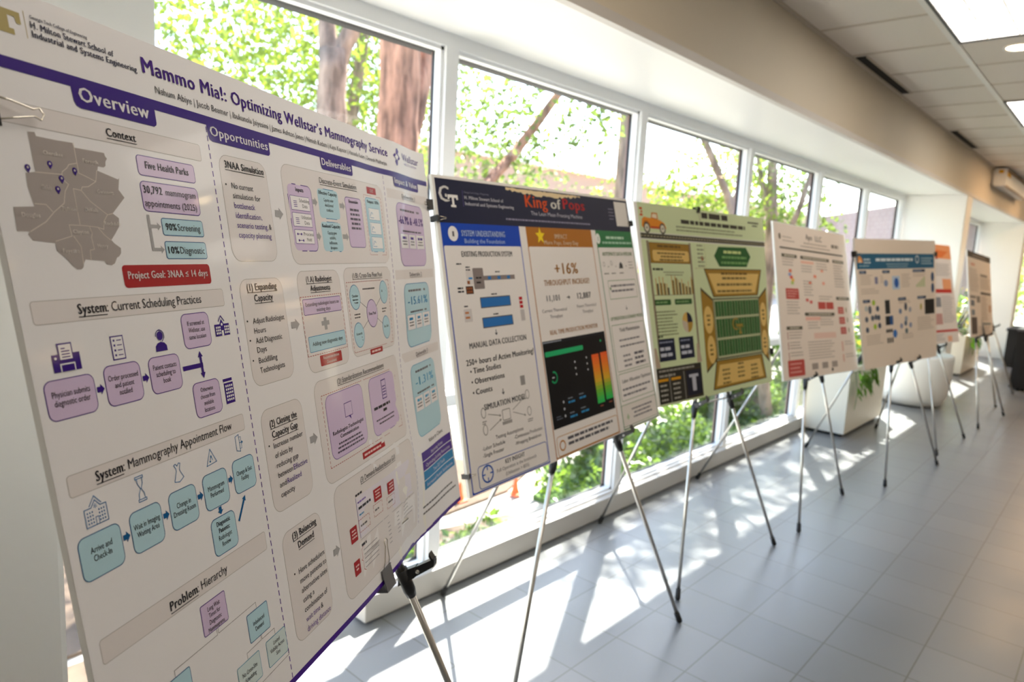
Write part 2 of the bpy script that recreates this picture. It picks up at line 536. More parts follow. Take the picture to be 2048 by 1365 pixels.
tag(cover([(-2.95, 1.5), (-4.7, 1.5), (-4.75, 3.6), (-4.75, 5.2), (-4.1, 4.9), (-3.4, 5.8), (-2.95, 5.8)], 3600, 0.3, 0.12, 'weeds'), 'sparse green weeds in the bare bed outside the second window', 'weeds', kind='stuff')

def bush(x, y, r, h, n_, label):
    t = empty('shrub', (x, y, ZG), label, 'shrub', 'shrubs in the planting bed')
    b = MB()
    for _ in range(n_):
        d = rnd_dir(0.2)
        q = R_.random() ** .4
        b.leaf((x + d.x * r * q, y + d.y * r * q, ZG + 0.2 + h * (.5 + .5 * d.z * q)), rnd_dir(.3), rnd_dir(), .13 * R_.uniform(.7, 1.3), .08)
    b.build('foliage', M['ivy'], t)
    s = MB()
    for _ in range(6):
        s.tube([(x, y, ZG), (x + R_.uniform(-r, r) * .6, y + R_.uniform(-r, r) * .6, ZG + h * .8)], .012, 5)
    s.build('stem', M['bark2'], t)
bush(-5.5, 7.9, .55, 0.9, 1400, 'rounded green shrub at the left corner of the bed, behind the second poster')
bush(-4.6, 14.2, .9, 1.7, 2600, 'tall green shrub beyond the right end of the third window')
bush(-5.6, 12.3, .8, 1.2, 2000, 'wide green shrub at the edge of the bed beside the pale paving')

def cone_(x, y, h, label):
    t = empty('traffic_cone', (x, y, ZG), label, 'traffic cone', 'traffic cones on the pavement')
    MB().box((x - h * .27, y - h * .27, ZG + 0.03), (x + h * .27, y + h * .27, ZG + 0.05), .004).build('base', M['cone'], t)
    MB().lathe([(h * .2, .05), (h * .13, h * .45), (h * .05, h * .98), (h * .03, h)], (x, y, ZG), 20).build('cone_body', M['cone'], t, True)
cone_(-5.35, 6.19, .26, 'orange traffic cone outside, between the second poster and the silver easel leg')
cone_(-5.62, 5.5, .26, 'orange traffic cone outside, half hidden beside the right edge of the purple poster')
t = empty('railing', (-5.9, 12.6, ZG), 'low dark railing outside at the edge of the pale paving', 'railing')
b = MB()
for k in range(9):
    b.tube([(-6.35 + .02 * k, 12.6 + k * .16, ZG + .03), (-6.35 + .02 * k, 12.6 + k * .16, ZG + .42)], .008, 6)
b.build('baluster', M['iron'], t)
MB().tube([(-6.36, 12.55, ZG + .43), (-6.18, 13.95, ZG + .43)], .014, 6).build('top_rail', M['iron'], t)

# ---- trees
def tree(label, trunk, rad, limbs, blobs, leaf, ln=0.11, bark='bark'):
    """trunk and limbs are polylines, blobs are (centre, radii, leaf count)"""
    t = empty('tree', (trunk[0][0], trunk[0][1], ZG), label, 'tree', 'trees outside the windows')
    b = MB()
    def wob(pts, r):
        out, rr = [], []
        for i in range(len(pts) - 1):
            for k in range(6):
                f = k / 6
                p = Vector(pts[i]).lerp(Vector(pts[i + 1]), f)
                a = r[i] + (r[i + 1] - r[i]) * f
                out.append(p + Vector((R_.uniform(-1, 1), R_.uniform(-1, 1), 0)) * a * .1)
                rr.append(a * R_.uniform(.94, 1.06))
        out.append(Vector(pts[-1])); rr.append(r[-1])
        return out, rr
    b.tube(*wob(trunk, rad), 14)
    b.build('trunk', M[bark], t, True)
    for pts, r in limbs:
        q = MB()
        q.tube(*wob(pts, r), 10)
        q.build('branch', M[bark], t, True)
    f = MB()
    for c, rd, n_ in blobs:
        for _ in range(n_):
            d = rnd_dir()
            q = R_.random() ** .45
            p = Vector((c[0] + d.x * rd[0] * q, c[1] + d.y * rd[1] * q, c[2] + d.z * rd[2] * q))
            f.leaf(p, rnd_dir(.5), rnd_dir(-.3), ln * R_.uniform(.7, 1.3), ln * .62)
    f.build('crown', M[leaf], t)
    return t
P = lambda az, D, z: (D * math.sin(math.radians(az)), D * math.cos(math.radians(az)), z)
# forked trunk in the first window
tree('grey forked tree trunk in the first window, left of the big red trunk',
     [P(-57.4, 8.6, ZG), P(-57.2, 8.6, 2.2), P(-56.9, 8.6, 3.7)], [.22, .185, .165],
     [([P(-57.05, 8.6, 3.5), P(-57.55, 8.7, 4.2), P(-57.7, 8.8, 5.6)], [.12, .10, .07]),
      ([P(-56.8, 8.6, 3.45), P(-55.1, 8.6, 4.15), P(-54.0, 8.8, 5.0)], [.12, .095, .07])],
     [(P(-62, 11, 4.6), (2.4, 1.6, 2.2), 2600), (P(-56, 13, 4.4), (2.2, 1.8, 2.6), 3600), (P(-68, 10, 3.5), (1.2, 1.2, 1.6), 900)], 'leaf', .12, 'bark2')
tree('thick reddish brown tree trunk at the right of the first window',
     [P(-52.5, 7.6, ZG), P(-52.3, 7.6, 1.6), P(-51.95, 7.6, 2.8), P(-51.7, 7.6, 5.2)], [.30, .25, .225, .215],
     [([P(-51.7, 7.6, 2.2), P(-49.6, 7.9, 3.6), P(-48.5, 8.4, 5.2)], [.13, .10, .07]),
      ([P(-51.0, 7.7, 1.2), P(-42.6, 9.4, 2.75), P(-38.0, 10.2, 4.05), P(-34, 11, 5.3)], [.075, .065, .055, .04])],
     [(P(-52, 14, 4.8), (2.6, 2.2, 2.6), 3600), (P(-49, 11, 4.9), (1.3, 1.3, 1.6), 800), (P(-44.5, 10.5, 3.6), (1.3, 1.3, 1.5), 800), (P(-43.5, 9.6, 2.9), (.8, .9, .7), 420), (P(-39.5, 9.6, 4.2), (.9, .8, .7), 420), (P(-36.5, 9.2, 3.3), (.5, .5, .6), 240), (P(-40, 15, 3.0), (2.0, 1.5, .6), 260), (P(-45, 16, 2.2), (1.8, 1.6, 1.0), 500)], 'leaf2', .11)  # darker leaf colour stands in for the shade on this crown
tree('thin dark leaning tree trunk between the forked trunk and the thick trunk',
     [P(-57.6, 12, ZG), P(-56.5, 12, 2.0), P(-55.0, 12, 4.2), P(-54, 12, 6)], [.13, .12, .1, .08], [],
     [(P(-57, 16, 3.6), (3.2, 3.0, 3.4), 3600), (P(-64, 15, 3.4), (3.0, 3.0, 3.4), 2600)], 'leaf2', .13, 'bark2')
tree('slender leaning tree trunk crossing the third window',
     [P(-20.5, 13, ZG), P(-23.0, 12.6, 1.2), P(-25.4, 12.2, 2.6), P(-28.4, 12, 3.8), P(-30, 12, 5.2)], [.11, .08, .065, .06, .05],
     [([P(-25.0, 12.3, 2.4), P(-24.2, 12.4, 3.2), P(-22, 12.6, 4.6)], [.03, .025, .02])],
     [(P(-31.5, 13, 2.1), (1.5, 1.5, .95), 1500), (P(-26.5, 13.5, 2.6), (1.2, 1.2, 1.1), 1500), (P(-25, 12, 4.0), (.9, .9, .9), 500)], 'leaf', .11, 'bark2')
tree('dark upright tree trunk with thin branches in the fourth window',
     [P(-21.6, 14, ZG), P(-21.9, 14, 2.0), P(-22.3, 14, 3.2), P(-22.4, 14, 5)], [.14, .11, .09, .06],
     [([P(-21.9, 14, 2.2), P(-23.0, 14, 3.0), P(-23.8, 14, 3.9)], [.07, .05, .03]),
      ([P(-21.7, 14, 1.2), P(-20.0, 14, 2.6), P(-19.0, 14, 3.9), P(-19.2, 14, 5)], [.06, .05, .04, .02])],
     [(P(-22, 15, 3.2), (1.2, 1.2, 1.2), 1100), (P(-20.5, 15.5, 1.9), (1.1, 1.1, 1.1), 1100), (P(-23, 16, 1.8), (1.2, 1.2, 1.2), 1000)], 'leaf2', .12, 'bark2')
tree('tree whose high leaves throw dappled shade on the tiles by the third poster',
     [(-6.35, 9.55, ZG), (-6.3, 9.5, 4.2), (-5.6, 9.2, 5.8)], [.14, .11, .07],
     [([(-6.1, 9.4, 4.6), (-4.2, 8.0, 5.9)], [.06, .03]), ([(-5.9, 9.3, 5.2), (-4.6, 9.8, 6.0)], [.06, .03])],
     [((-4.1, 7.6, 6.0), (.7, .9, .6), 620), ((-4.2, 8.7, 6.1), (.7, .9, .7), 800), ((-4.2, 9.9, 6.2), (.7, .8, .6), 520), ((-3.6, 6.7, 5.0), (.25, .5, .4), 120)], 'leaf', .12, 'bark2')
tree('low bright green tree seen through the last windows beyond the white pier',
     [(-4.6, 28, ZG), (-4.6, 28, 1.5)], [.12, .08], [],
     [((-4.6, 28, 0.8), (1.9, 2.2, 1.5), 2600), ((-3.4, 31, 1.2), (0.9, 2.0, 1.6), 1400)], 'leaf', .16, 'bark2')
# brick buildings
b = empty('building', (-20, 20, ZG), 'low red brick building with a pale roof edge, beyond the second window', 'building')
MB().box((-30, 16, ZG), (-20, 60, 5.0)).build('wall', M['brick'], b)
MB().box((-30.3, 15.7, 5.001), (-19.7, 60.3, 5.25)).build('roof', M['white'], b)
b = empty('building', (-6, 21, ZG), 'mauve brick wing of the building beyond the last windows before the white pier', 'building')
m_ = MB()
A_, B_ = Vector((-4.35, 18.4, 0)), Vector((-8.6, 24.6, 0))
N_ = Vector((.82, .56, 0)) * 1.7
m_.hexa([(*A_.xy, ZG), (*B_.xy, ZG), (*(B_ + N_).xy, ZG), (*(A_ + N_).xy, ZG), (*A_.xy, 3.0), (*B_.xy, 3.0), (*(B_ + N_).xy, 3.0), (*(A_ + N_).xy, 3.0)])
m_.build('wall', M['brick2'], b)
# ------------------------------------------------------------------ printed posters: drawing tools (millimetres, y down)
_font = bpy.data.curves.new('lettering', 'FONT')
_fo = bpy.data.objects.new('lettering', _font)
C.objects.link(_fo)
_glyphs = {}
CAP = 0.682
_adv = {}
def _raw(s):
    _font.body = s
    dg = bpy.context.evaluated_depsgraph_get()
    dg.update()
    ev = _fo.evaluated_get(dg)
    me = ev.to_mesh()
    vs = [(v.co.x, v.co.y) for v in me.vertices]
    fs = [tuple(p.vertices) for p in me.polygons]
    ev.to_mesh_clear()
    return vs, fs
_font.resolution_u = 2
def _wide(s):
    xs = [v[0] for v in _raw(s)[0]]
    return max(xs) - min(xs)
def _stroke(pts, w_):
    """a pen stroke as a strip of quads"""
    vs, fs = [], []
    for i, p in enumerate(pts):
        q0, q1 = pts[max(i - 1, 0)], pts[min(i + 1, len(pts) - 1)]
        dx, dy = q1[0] - q0[0], q1[1] - q0[1]
        L = math.hypot(dx, dy)
        vs += [(p[0] - dy / L * w_ / 2, p[1] + dx / L * w_ / 2), (p[0] + dy / L * w_ / 2, p[1] - dx / L * w_ / 2)]
    for i in range(len(pts) - 1):
        fs.append((2 * i, 2 * i + 1, 2 * i + 3, 2 * i + 2))
    return vs, fs
def _two_storey_a():
    vs, fs = [], []
    hook = [(.05, .365)] + [(.195 + .135 * math.cos(math.radians(t)), .285 + .135 * math.sin(math.radians(t))) for t in range(130, -1, -13)] + [(.33, .28), (.33, 0)]
    bowl = [(.33 , .255), (.26, .25)] + [(.19 + .135 * math.cos(math.radians(t)), .13 + .108 * math.sin(math.radians(t))) for t in range(85, 330, 17)] + [(.33, .115)]
    for p in (hook, bowl):
        a, b = _stroke(p, .068)
        k = len(vs)
        vs += a
        fs += [tuple(q + k for q in f) for f in b]
    return vs, fs
def glyph(ch):
    if ch not in _adv:
        a = _wide('|' + ch + '|') - _wide('||')
        if ch == ' ':
            g = ([], [])
        elif ch == 'a':
            g = _two_storey_a(); a = .42
        else:
            g = _raw(ch)
        _adv[ch] = (g[0], g[1], a)
    return _adv[ch]
def text_mesh(s, bold):
    k = (s, bold)
    if k not in _glyphs:
        vs, fs, x = [], [], 0.0
        for ch in s:
            gv, gf, a = glyph(ch)
            for dx, dy in (((-.026, 0), (0, 0), (.026, 0)) if bold else ((0, 0),)):
                i = len(vs)
                vs += [(p + x + dx, q + dy) for p, q in gv]
                fs += [tuple(i + q for q in f) for f in gf]
            x += a + (.04 if bold else 0)
        xs = [v[0] for v in vs] or [0]
        _glyphs[k] = (vs, fs, min(xs), max(xs))
    return _glyphs[k]

class Art:
    def __init__(self, W, H, paper):
        self.W, self.H = W, H
        self.v, self.f, self.c = [], [], []
        self.paper = paper
    def poly(self, pts, col, lv=1):
        i = len(self.v)
        self.v += [(x, y, lv) for x, y in pts]
        self.f.append(tuple(range(i, i + len(pts))))
        self.c.append(col)
    def rect(self, x0, y0, x1, y1, col, lv=1, r=0, edge=None, ew=1.0):
        if edge:
            self.rect(x0, y0, x1, y1, edge, lv, r)
            self.rect(x0 + ew, y0 + ew, x1 - ew, y1 - ew, col, lv + 1, max(0, r - ew))
            return
        if r <= 0:
            return self.poly([(x0, y0), (x1, y0), (x1, y1), (x0, y1)], col, lv)
        p = []
        for cx, cy, a in ((x1 - r, y0 + r, -90), (x1 - r, y1 - r, 0), (x0 + r, y1 - r, 90), (x0 + r, y0 + r, 180)):
            for k in range(6):
                t = math.radians(a + 18 * k)
                p.append((cx + r * math.cos(t), cy + r * math.sin(t)))
        self.poly(p, col, lv)
    def ell(self, cx, cy, rx, ry, col, lv=1, edge=None, ew=1.0, n=28):
        if edge:
            self.ell(cx, cy, rx, ry, edge, lv); rx -= ew; ry -= ew; lv += 1
        self.poly([(cx + rx * math.cos(2 * math.pi * k / n), cy + ry * math.sin(2 * math.pi * k / n)) for k in range(n)], col, lv)
    def ring(self, cx, cy, r, w_, col, lv=2, a0=0, a1=360, n=24):
        pts = [(cx + r * math.cos(math.radians(a0 + (a1 - a0) * k / n)), cy + r * math.sin(math.radians(a0 + (a1 - a0) * k / n))) for k in range(n + 1)]
        self.line(pts, w_, col, lv)
    def line(self, pts, w_, col, lv=2, dash=None):
        for (x0, y0), (x1, y1) in zip(pts, pts[1:]):
            L = math.hypot(x1 - x0, y1 - y0)
            if L < 1e-6:
                continue
            dx, dy = (x1 - x0) / L, (y1 - y0) / L
            segs = [(0, L)]
            if dash:
                segs = []
                t = 0
                while t < L:
                    segs.append((t, min(L, t + dash[0])))
                    t += dash[0] + dash[1]
            for a, b in segs:
                ex = 0 if dash else w_ * .3
                a, b = a - ex, b + ex
                nx, ny = -dy * w_ / 2, dx * w_ / 2
                self.poly([(x0 + dx * a + nx, y0 + dy * a + ny), (x0 + dx * b + nx, y0 + dy * b + ny), (x0 + dx * b - nx, y0 + dy * b - ny), (x0 + dx * a - nx, y0 + dy * a - ny)], col, lv)
    def box_dash(self, x0, y0, x1, y1, w_, col, lv=3, dash=(5, 3)):
        self.line([(x0, y0), (x1, y0), (x1, y1), (x0, y1), (x0, y0)], w_, col, lv, dash)
    def text(self, s, x, y, h, col='#262630', w=None, al='l', b=0, ul=0, lv=6):
        """baseline at y, cap height h, optional total width w"""
        vs, fs, a, z = text_mesh(s, b)
        k = h / CAP
        kx = k
        if w and z > a:
            kx = w / (z - a)
        wd = (z - a) * kx
        ox = x - (wd / 2 if al == 'c' else wd if al == 'r' else 0)
        i = len(self.v)
        self.v += [(ox + (p - a) * kx, y - q * k, lv) for p, q in vs]
        for f in fs:
            self.f.append(tuple(i + q for q in f)); self.c.append(col)
        if ul:
            self.line([(ox, y + h * .28), (ox + wd, y + h * .28)], h * .09, col, lv)
    def lines(self, rows, x, y, h, dy, col='#262630', al='l', b=0, ul=0, cond=0.82):
        for k, s in enumerate(rows):
            vs, fs, a, z = text_mesh(s, b)
            self.text(s, x, y + k * dy, h, col, (z - a) * h / CAP * cond, al, b, ul)
    def grey(self, x0, y0, x1, n, dy, h, col='#77757A', lv=5, seed=1, al='l'):
        """rows of print too small to read: broken thin strokes"""
        r = random.Random(seed + int(x0 * 7 + y0))
        for k in range(n):
            L = (x1 - x0) * r.uniform(.72, 1.0)
            x = x0 if al == 'l' else (x0 + x1 - L) / 2
            e = x + L
            while x < e - 2:
                q = min(r.uniform(4, 13) * h / 3, e - x)
                self.rect(x, y0 + k * dy, x + q, y0 + k * dy + h, col, lv)
                x += q + h * .5
    def arrow(self, x0, y0, x1, y1, w_, hw, hl, col, lv=3):
        L = math.hypot(x1 - x0, y1 - y0)
        dx, dy = (x1 - x0) / L, (y1 - y0) / L
        def P_(t, s): return (x0 + dx * t - dy * s, y0 + dy * t + dx * s)
        hl = min(hl, L)
        self.poly([P_(0, w_ / 2), P_(L - hl, w_ / 2), P_(L - hl, hw / 2), P_(L, 0), P_(L - hl, -hw / 2), P_(L - hl, -w_ / 2), P_(0, -w_ / 2)], col, lv)

# the print: colours are the inks, held per face
def ink_material(name, rough, coat):
    m = mat(name, '#FFFFFF', rough, coat=coat)
    nt = m.node_tree
    b = nt.nodes['Principled BSDF']
    b.inputs['Coat Roughness'].default_value = 0.06
    b.inputs['Specular IOR Level'].default_value = 0.15
    at = nt.nodes.new('ShaderNodeAttribute')
    at.attribute_name = 'ink'
    nt.links.new(at.outputs['Color'], b.inputs['Base Color'])
    return m
M['gloss_print'] = ink_material('glossy_print', 0.35, 0.22)
M['matt_print'] = ink_material('satin_print', 0.5, 0.0)
M['foam'] = mat('white_foam_board', '#F2F0EA', 0.6)

def surface(corners, W, H, warp=None):
    tl, tr, br, bl = [Vector(c) for c in corners]
    nrm = (bl - tl).cross(tr - tl).normalized()
    if nrm.x < 0:
        nrm = -nrm
    def S(x, y, d=0.0):
        u, v = x / W, y / H
        p = (tl * (1 - u) + tr * u) * (1 - v) + (bl * (1 - u) + br * u) * v
        return p + nrm * (d + (warp(x, y) if warp else 0.0))
    return S, nrm

def poster(name, label, corners, art, thick=0.008, margin=(0, 0, 0, 0), warp=None, gloss='gloss_print', step=40, group='research posters on easels'):
    W, H = art.W, art.H
    S, nrm = surface(corners, W, H, warp)
    base = S(W / 2, H)
    t = empty(name, base, label, 'poster', group)
    # print
    bm = bmesh.new()
    ink = bm.loops.layers.float_color.new('ink')
    nx, ny = (max(1, int(W / step)), max(1, int(H / step))) if warp else (1, 1)
    cache = {}
    def addf(pts, col):
        vs = [bm.verts.new(p) for p in pts]
        try:
            f = bm.faces.new(vs)
        except ValueError:
            return
        c = (*cache.setdefault(col, lin(col)), 1.0)
        for l in f.loops:
            l[ink] = c
    addf([(0, 0, 0), (W, 0, 0), (W, H, 0), (0, H, 0)], art.paper)
    vs = [bm.verts.new((min(max(p[0], 0), W), min(max(p[1], 0), H), p[2])) for p in art.v]
    for f, col in zip(art.f, art.c):
        try:
            fc = bm.faces.new([vs[i] for i in f])
        except ValueError:
            continue
        c = (*cache.setdefault(col, lin(col)), 1.0)
        for l in fc.loops:
            l[ink] = c
    if warp:
        for k in range(1, nx):
            bmesh.ops.bisect_plane(bm, geom=bm.verts[:] + bm.edges[:] + bm.faces[:], plane_co=(W * k / nx, 0, 0), plane_no=(1, 0, 0), dist=1e-4)
        for k in range(1, ny):
            bmesh.ops.bisect_plane(bm, geom=bm.verts[:] + bm.edges[:] + bm.faces[:], plane_co=(0, H * k / ny, 0), plane_no=(0, 1, 0), dist=1e-4)
    bm.normal_update()
    bmesh.ops.triangulate(bm, faces=[f for f in bm.faces if len(f.verts) > 4])
    for v in bm.verts:
        v.co = S(v.co.x, v.co.y, 0.0004 + v.co.z * 0.00013)
    bm.normal_update()
    flip = [f for f in bm.faces if f.normal.dot(nrm) < 0]
    bmesh.ops.reverse_faces(bm, faces=flip)
    me = bpy.data.meshes.new('printed_sheet')
    bm.to_mesh(me)
    bm.free()
    me.materials.append(M[gloss])
    if warp:
        for p in me.polygons:
            p.use_smooth = True
    o = bpy.data.objects.new('printed_sheet', me)
    C.objects.link(o)
    o.parent = t
    o.matrix_parent_inverse = Matrix.Translation(-t.location)
    # foam board behind
    b = MB()
    ml, mt, mr, mb_ = margin
    gx, gy = (26, 20) if warp else (1, 1)
    F, K = [], []
    for j in range(gy + 1):
        F.append([]); K.append([])
        for i in range(gx + 1):
            x = -ml + (W + ml + mr) * i / gx
            y = -mt + (H + mt + mb_) * j / gy
            F[-1].append(b.bm.verts.new(S(x, y, 0.0)))
            K[-1].append(b.bm.verts.new(S(x, y, -thick)))
    for j in range(gy):
        for i in range(gx):
            b.bm.faces.new((F[j][i], F[j + 1][i], F[j + 1][i + 1], F[j][i + 1]))
            b.bm.faces.new((K[j][i], K[j][i + 1], K[j + 1][i + 1], K[j + 1][i]))
    for j in range(gy):
        b.bm.faces.new((F[j][0], K[j][0], K[j + 1][0], F[j + 1][0]))
        b.bm.faces.new((F[j][gx], F[j + 1][gx], K[j + 1][gx], K[j][gx]))
    for i in range(gx):
        b.bm.faces.new((F[0][i], F[0][i + 1], K[0][i + 1], K[0][i]))
        b.bm.faces.new((F[gy][i], K[gy][i], K[gy][i + 1], F[gy][i + 1]))
    b.build('foam_board', M['foam'], t)
    return t, S, nrm
# ------------------------------------------------------------------ poster 1: purple, large, nearest
PU, PD, LI, LB, BL, DB, RE, GP, GE, TX, AR = '#43138C', '#300680', '#D9C5E4', '#BADDE9', '#2E8CC2', '#0F5C96', '#AC131E', '#E9E3E2', '#B9B3AF', '#23222E', '#A9A8AA'
a = Art(1219, 914, '#F3F1F3')
# heading
a.text('G', -2, 47, 25, '#B3A369', 34, b=1, lv=2)
a.poly([(26, 24), (66, 24), (66, 36), (61, 36), (60, 30), (52, 30), (52, 43), (57, 43), (57, 49), (36, 49), (36, 43), (41, 43), (41, 30), (33, 30), (32, 36), (26, 36)], '#B3A369', 3)
a.line([(71, 20), (71, 48)], .7, '#C9B98A')
a.text('Georgia Tech College of Engineering', 77, 25.5, 3.6, '#2A3050', 70, b=1)
a.text('H. Milton Stewart School of', 76.5, 35.5, 7.0, '#1F2850', 106, b=1)
a.text('Industrial and Systems Engineering', 76.5, 45, 7.0, '#1F2850', 140, b=1)
a.text("Mammo Mia!: Optimizing Wellstar’s Mammography Service", 226, 42, 19.5, PU, 745, b=1)
a.text('Nahum Abiye | Jacob Beamer | Ibukunola Jaiyesimi | James Ashton Jones | Nimish Kadam | Kaya Kapoor | Haneefa Kasim | Devansh Mukherjee', 243, 64, 9, '#3A3840', 718)
a.poly([(1003, 34), (1014, 27), (1020, 30), (1026, 15), (1033, 13), (1040, 20), (1034, 27), (1046, 36), (1036, 43), (1031, 41), (1026, 55), (1019, 57), (1012, 48), (1018, 41)], PU, 2)
a.poly([(1013, 36), (1024, 28), (1035, 34), (1025, 43)], a.paper, 3)
a.text('Wellstar', 1062, 38, 17, PU, 112)
a.text('HEALTH SYSTEM', 1074, 48, 4.5, '#7A5AA8', 84)
a.rect(0, 74, 1219, 87, PD, 2)
for x0, x1, s, tx, tw, h in ((112, 236, 'Overview', 121, 104, 16), (335, 490, 'Opportunities', 341, 144, 14), (655, 781, 'Deliverables', 660, 114, 13.5), (986, 1156, 'Impact & Value', 993, 154, 13)):
    a.poly([(x0, 80), (x1, 80), (x1, 104), (x1 - 1, 107), (x1 - 5, 109.5), (x0 + 9, 109.5), (x0 + 4, 107.5), (x0 + 1.5, 103)], PD, 3)
    a.text(s, tx, 101, h, '#F6F2F8', tw, b=1)
a.line([(334, 90), (338, 908)], 1.7, PU, 2, (8, 4.6))
a.line([(934, 90), (932, 908)], 1.6, '#7A62A8', 2, (8, 4.6))
a.rect(0, 905, 1219, 914, PU, 2)
# overview column
a.rect(5, 119, 314, 142.5, GP, 1, 4, GE, .7)
a.text('Context', 150, 135, 9.5, TX, 45, b=1, ul=1)
mp = [(49, 148), (57, 147), (58, 151), (80, 151.5), (101, 151), (102, 156), (142, 156), (143, 160), (145, 162), (142, 166), (141, 171), (138, 173), (130, 173), (128, 178), (156, 185), (158, 183), (154, 197), (161, 206), (139, 226), (147, 231), (145, 241), (137, 250), (130, 257), (134, 261), (142, 266), (141, 272), (137, 276), (134, 277), (129, 284), (124, 286), (117, 285), (115, 281), (100, 280), (90, 279), (87, 283), (85, 288), (82, 290), (77, 290), (72, 286), (64, 277), (56, 270), (56, 262), (31, 260), (27, 254), (29, 251), (16, 251), (17, 227), (40, 225), (37, 205), (38, 191), (49, 189)]
a.poly(mp, '#A9A09C', 2)
for pts in ([(49, 189), (80, 188), (81, 185), (88, 180), (91, 176), (102, 173), (102, 151)], [(102, 173), (102, 184), (109, 186), (123, 191), (111, 198), (103, 199), (101, 203), (91, 202), (91, 241)], [(80, 188), (82, 195), (86, 198), (80, 206), (76, 219), (62, 229), (50, 240), (30, 251)],
            [(41, 222), (54, 222), (60, 229)], [(101, 203), (110, 214), (131, 228), (139, 226)], [(131, 228), (124, 236), (122, 245), (114, 243)], [(77, 242), (98, 242), (114, 243), (122, 252), (129, 257)], [(77, 242), (78, 254), (57, 260)], [(103, 243), (105, 250), (103, 255), (104, 268), (98, 269), (97, 280)], [(80, 254), (87, 265), (86, 284)], [(123, 191), (127, 178)]):
    a.line(pts, .8, '#DCD2C8', 3)
for s, x, y in (('Cherokee', 62, 169), ('Forsyth', 110, 171), ('Cobb', 52, 206), ('Gwinnett', 122, 204), ('Fulton', 72, 227), ('DeKalb', 101, 226), ('Douglas', 24, 236), ('Rockdale', 124, 240), ('Clayton', 80, 251), ('Henry', 109, 266), ('Fayette', 63, 272)):
    a.text(s, x, y, 4.2, '#EDE6E0', b=1, w=len(s) * 2.9)
for x, y in ((41, 191), (67.5, 184), (97, 187.5), (78.5, 198), (71.5, 210)):
    a.poly([(x, y), (x - 3.2, y - 5), (x - 2.4, y - 8), (x, y - 9), (x + 2.4, y - 8), (x + 3.2, y - 5)], PD, 5)
    a.ell(x, y - 5.8, 1.2, 1.3, '#D9D0CC', 6)
a.rect(190, 150, 294, 175.5, LI, 2, 5, PU, 1)
a.text('Five Health Parks', 203, 166, 9, TX, 78, b=1)
a.rect(189, 182, 294, 220, LI, 2, 7, PU, 1)
a.text('30,792', 193, 197, 9.5, TX, 32, b=1)
a.text('mammogram', 231, 197, 8.6, TX, 57)
a.text('appointments (2025)', 192, 213.5, 8.6, TX, 95)
a.rect(215, 226.5, 294, 249, LB, 2, 4, DB, 1)
a.text('90%', 221, 242, 9, TX, 20, b=1)
a.text('Screening', 243, 242, 9, TX, 44)
a.rect(214.5, 256, 294, 279, LB, 2, 4, DB, 1)
a.text('10%', 219, 272, 9, TX, 20, b=1)
a.text('Diagnostic', 241, 272, 9, TX, 48)
a.poly([(191.5, 224), (196, 224), (196, 236), (207, 236), (207, 233), (213, 238), (207, 243), (207, 240), (196, 240), (196, 265), (207, 265), (207, 262), (213, 267), (207, 272), (207, 269), (191.5, 269)], AR, 3)
a.rect(138, 286, 294.5, 313, RE, 2, 5)
a.text('Project Goal: 3NAA ≤ 14 days', 145, 302.5, 9, '#F7ECEC', 143, b=1)
def bar(x0, y0, x1, y1, tb, tx, s, hx, hw, hb):
    a.rect(x0, y0, x1, y1, GP, 1, 4, GE, .7)
    a.text(tb, tx, hb, 11, TX, hx, b=1, ul=1)
    a.text(s, tx + hx + 1, hb, 11, TX, hw)
bar(13, 321, 315.5, 345.5, 'System', 67, ': Current Scheduling Practices', 38, 160, 338)
bar(14, 500.5, 318, 524, 'System', 49, ': Mammography Appointment Flow', 38, 200, 516.5)
bar(14, 676, 326, 703, 'Problem', 119, ': Hierarchy', 50, 61, 696)
def node(x0, y0, x1, y1, fill, edge, rows, cy, h=6.5, dy=9, r=9, b0=0, cond=.70):
    a.rect(x0, y0, x1, y1, fill, 2, r, edge, 1)
    for k, s in enumerate(rows):
        a.lines([s], (x0 + x1) / 2, cy + k * dy, h, dy, TX, 'c', 1 if k < b0 else 0, cond=cond)
node(9, 402, 71, 444, LI, PU, ['Physician submits', 'diagnostic order'], 420.5, 6.6)
node(84.5, 398, 138.5, 444, LI, PU, ['Order processed', 'and patient', 'notified'], 415.5, 6.2, 8.6)
node(152, 398, 206, 443, LI, PU, ['Patient contacts', 'scheduling to', 'book'], 414, 6.2, 8.6)
node(220.5, 350.5, 275.5, 396.5, LI, PU, ['If screened at', 'Wellstar, use', 'same location'], 366.5, 6.0, 9)
node(221.5, 441.5, 276.5, 488, LI, PU, ['Otherwise', 'choose from', 'available', 'locations'], 455, 5.8, 9)
for x0, x1, y in ((72.5, 83, 421.5), (140, 150.5, 420.5)):
    a.arrow(x0, y, x1, y, 6, 12, 5.5, PD)
a.line([(212, 420), (248, 420)], 6, PD, 3)
a.arrow(247, 422, 246.5, 401, 4.4, 10, 8, PD); a.arrow(247, 418, 247.5, 438, 4.4, 10, 8, PD)
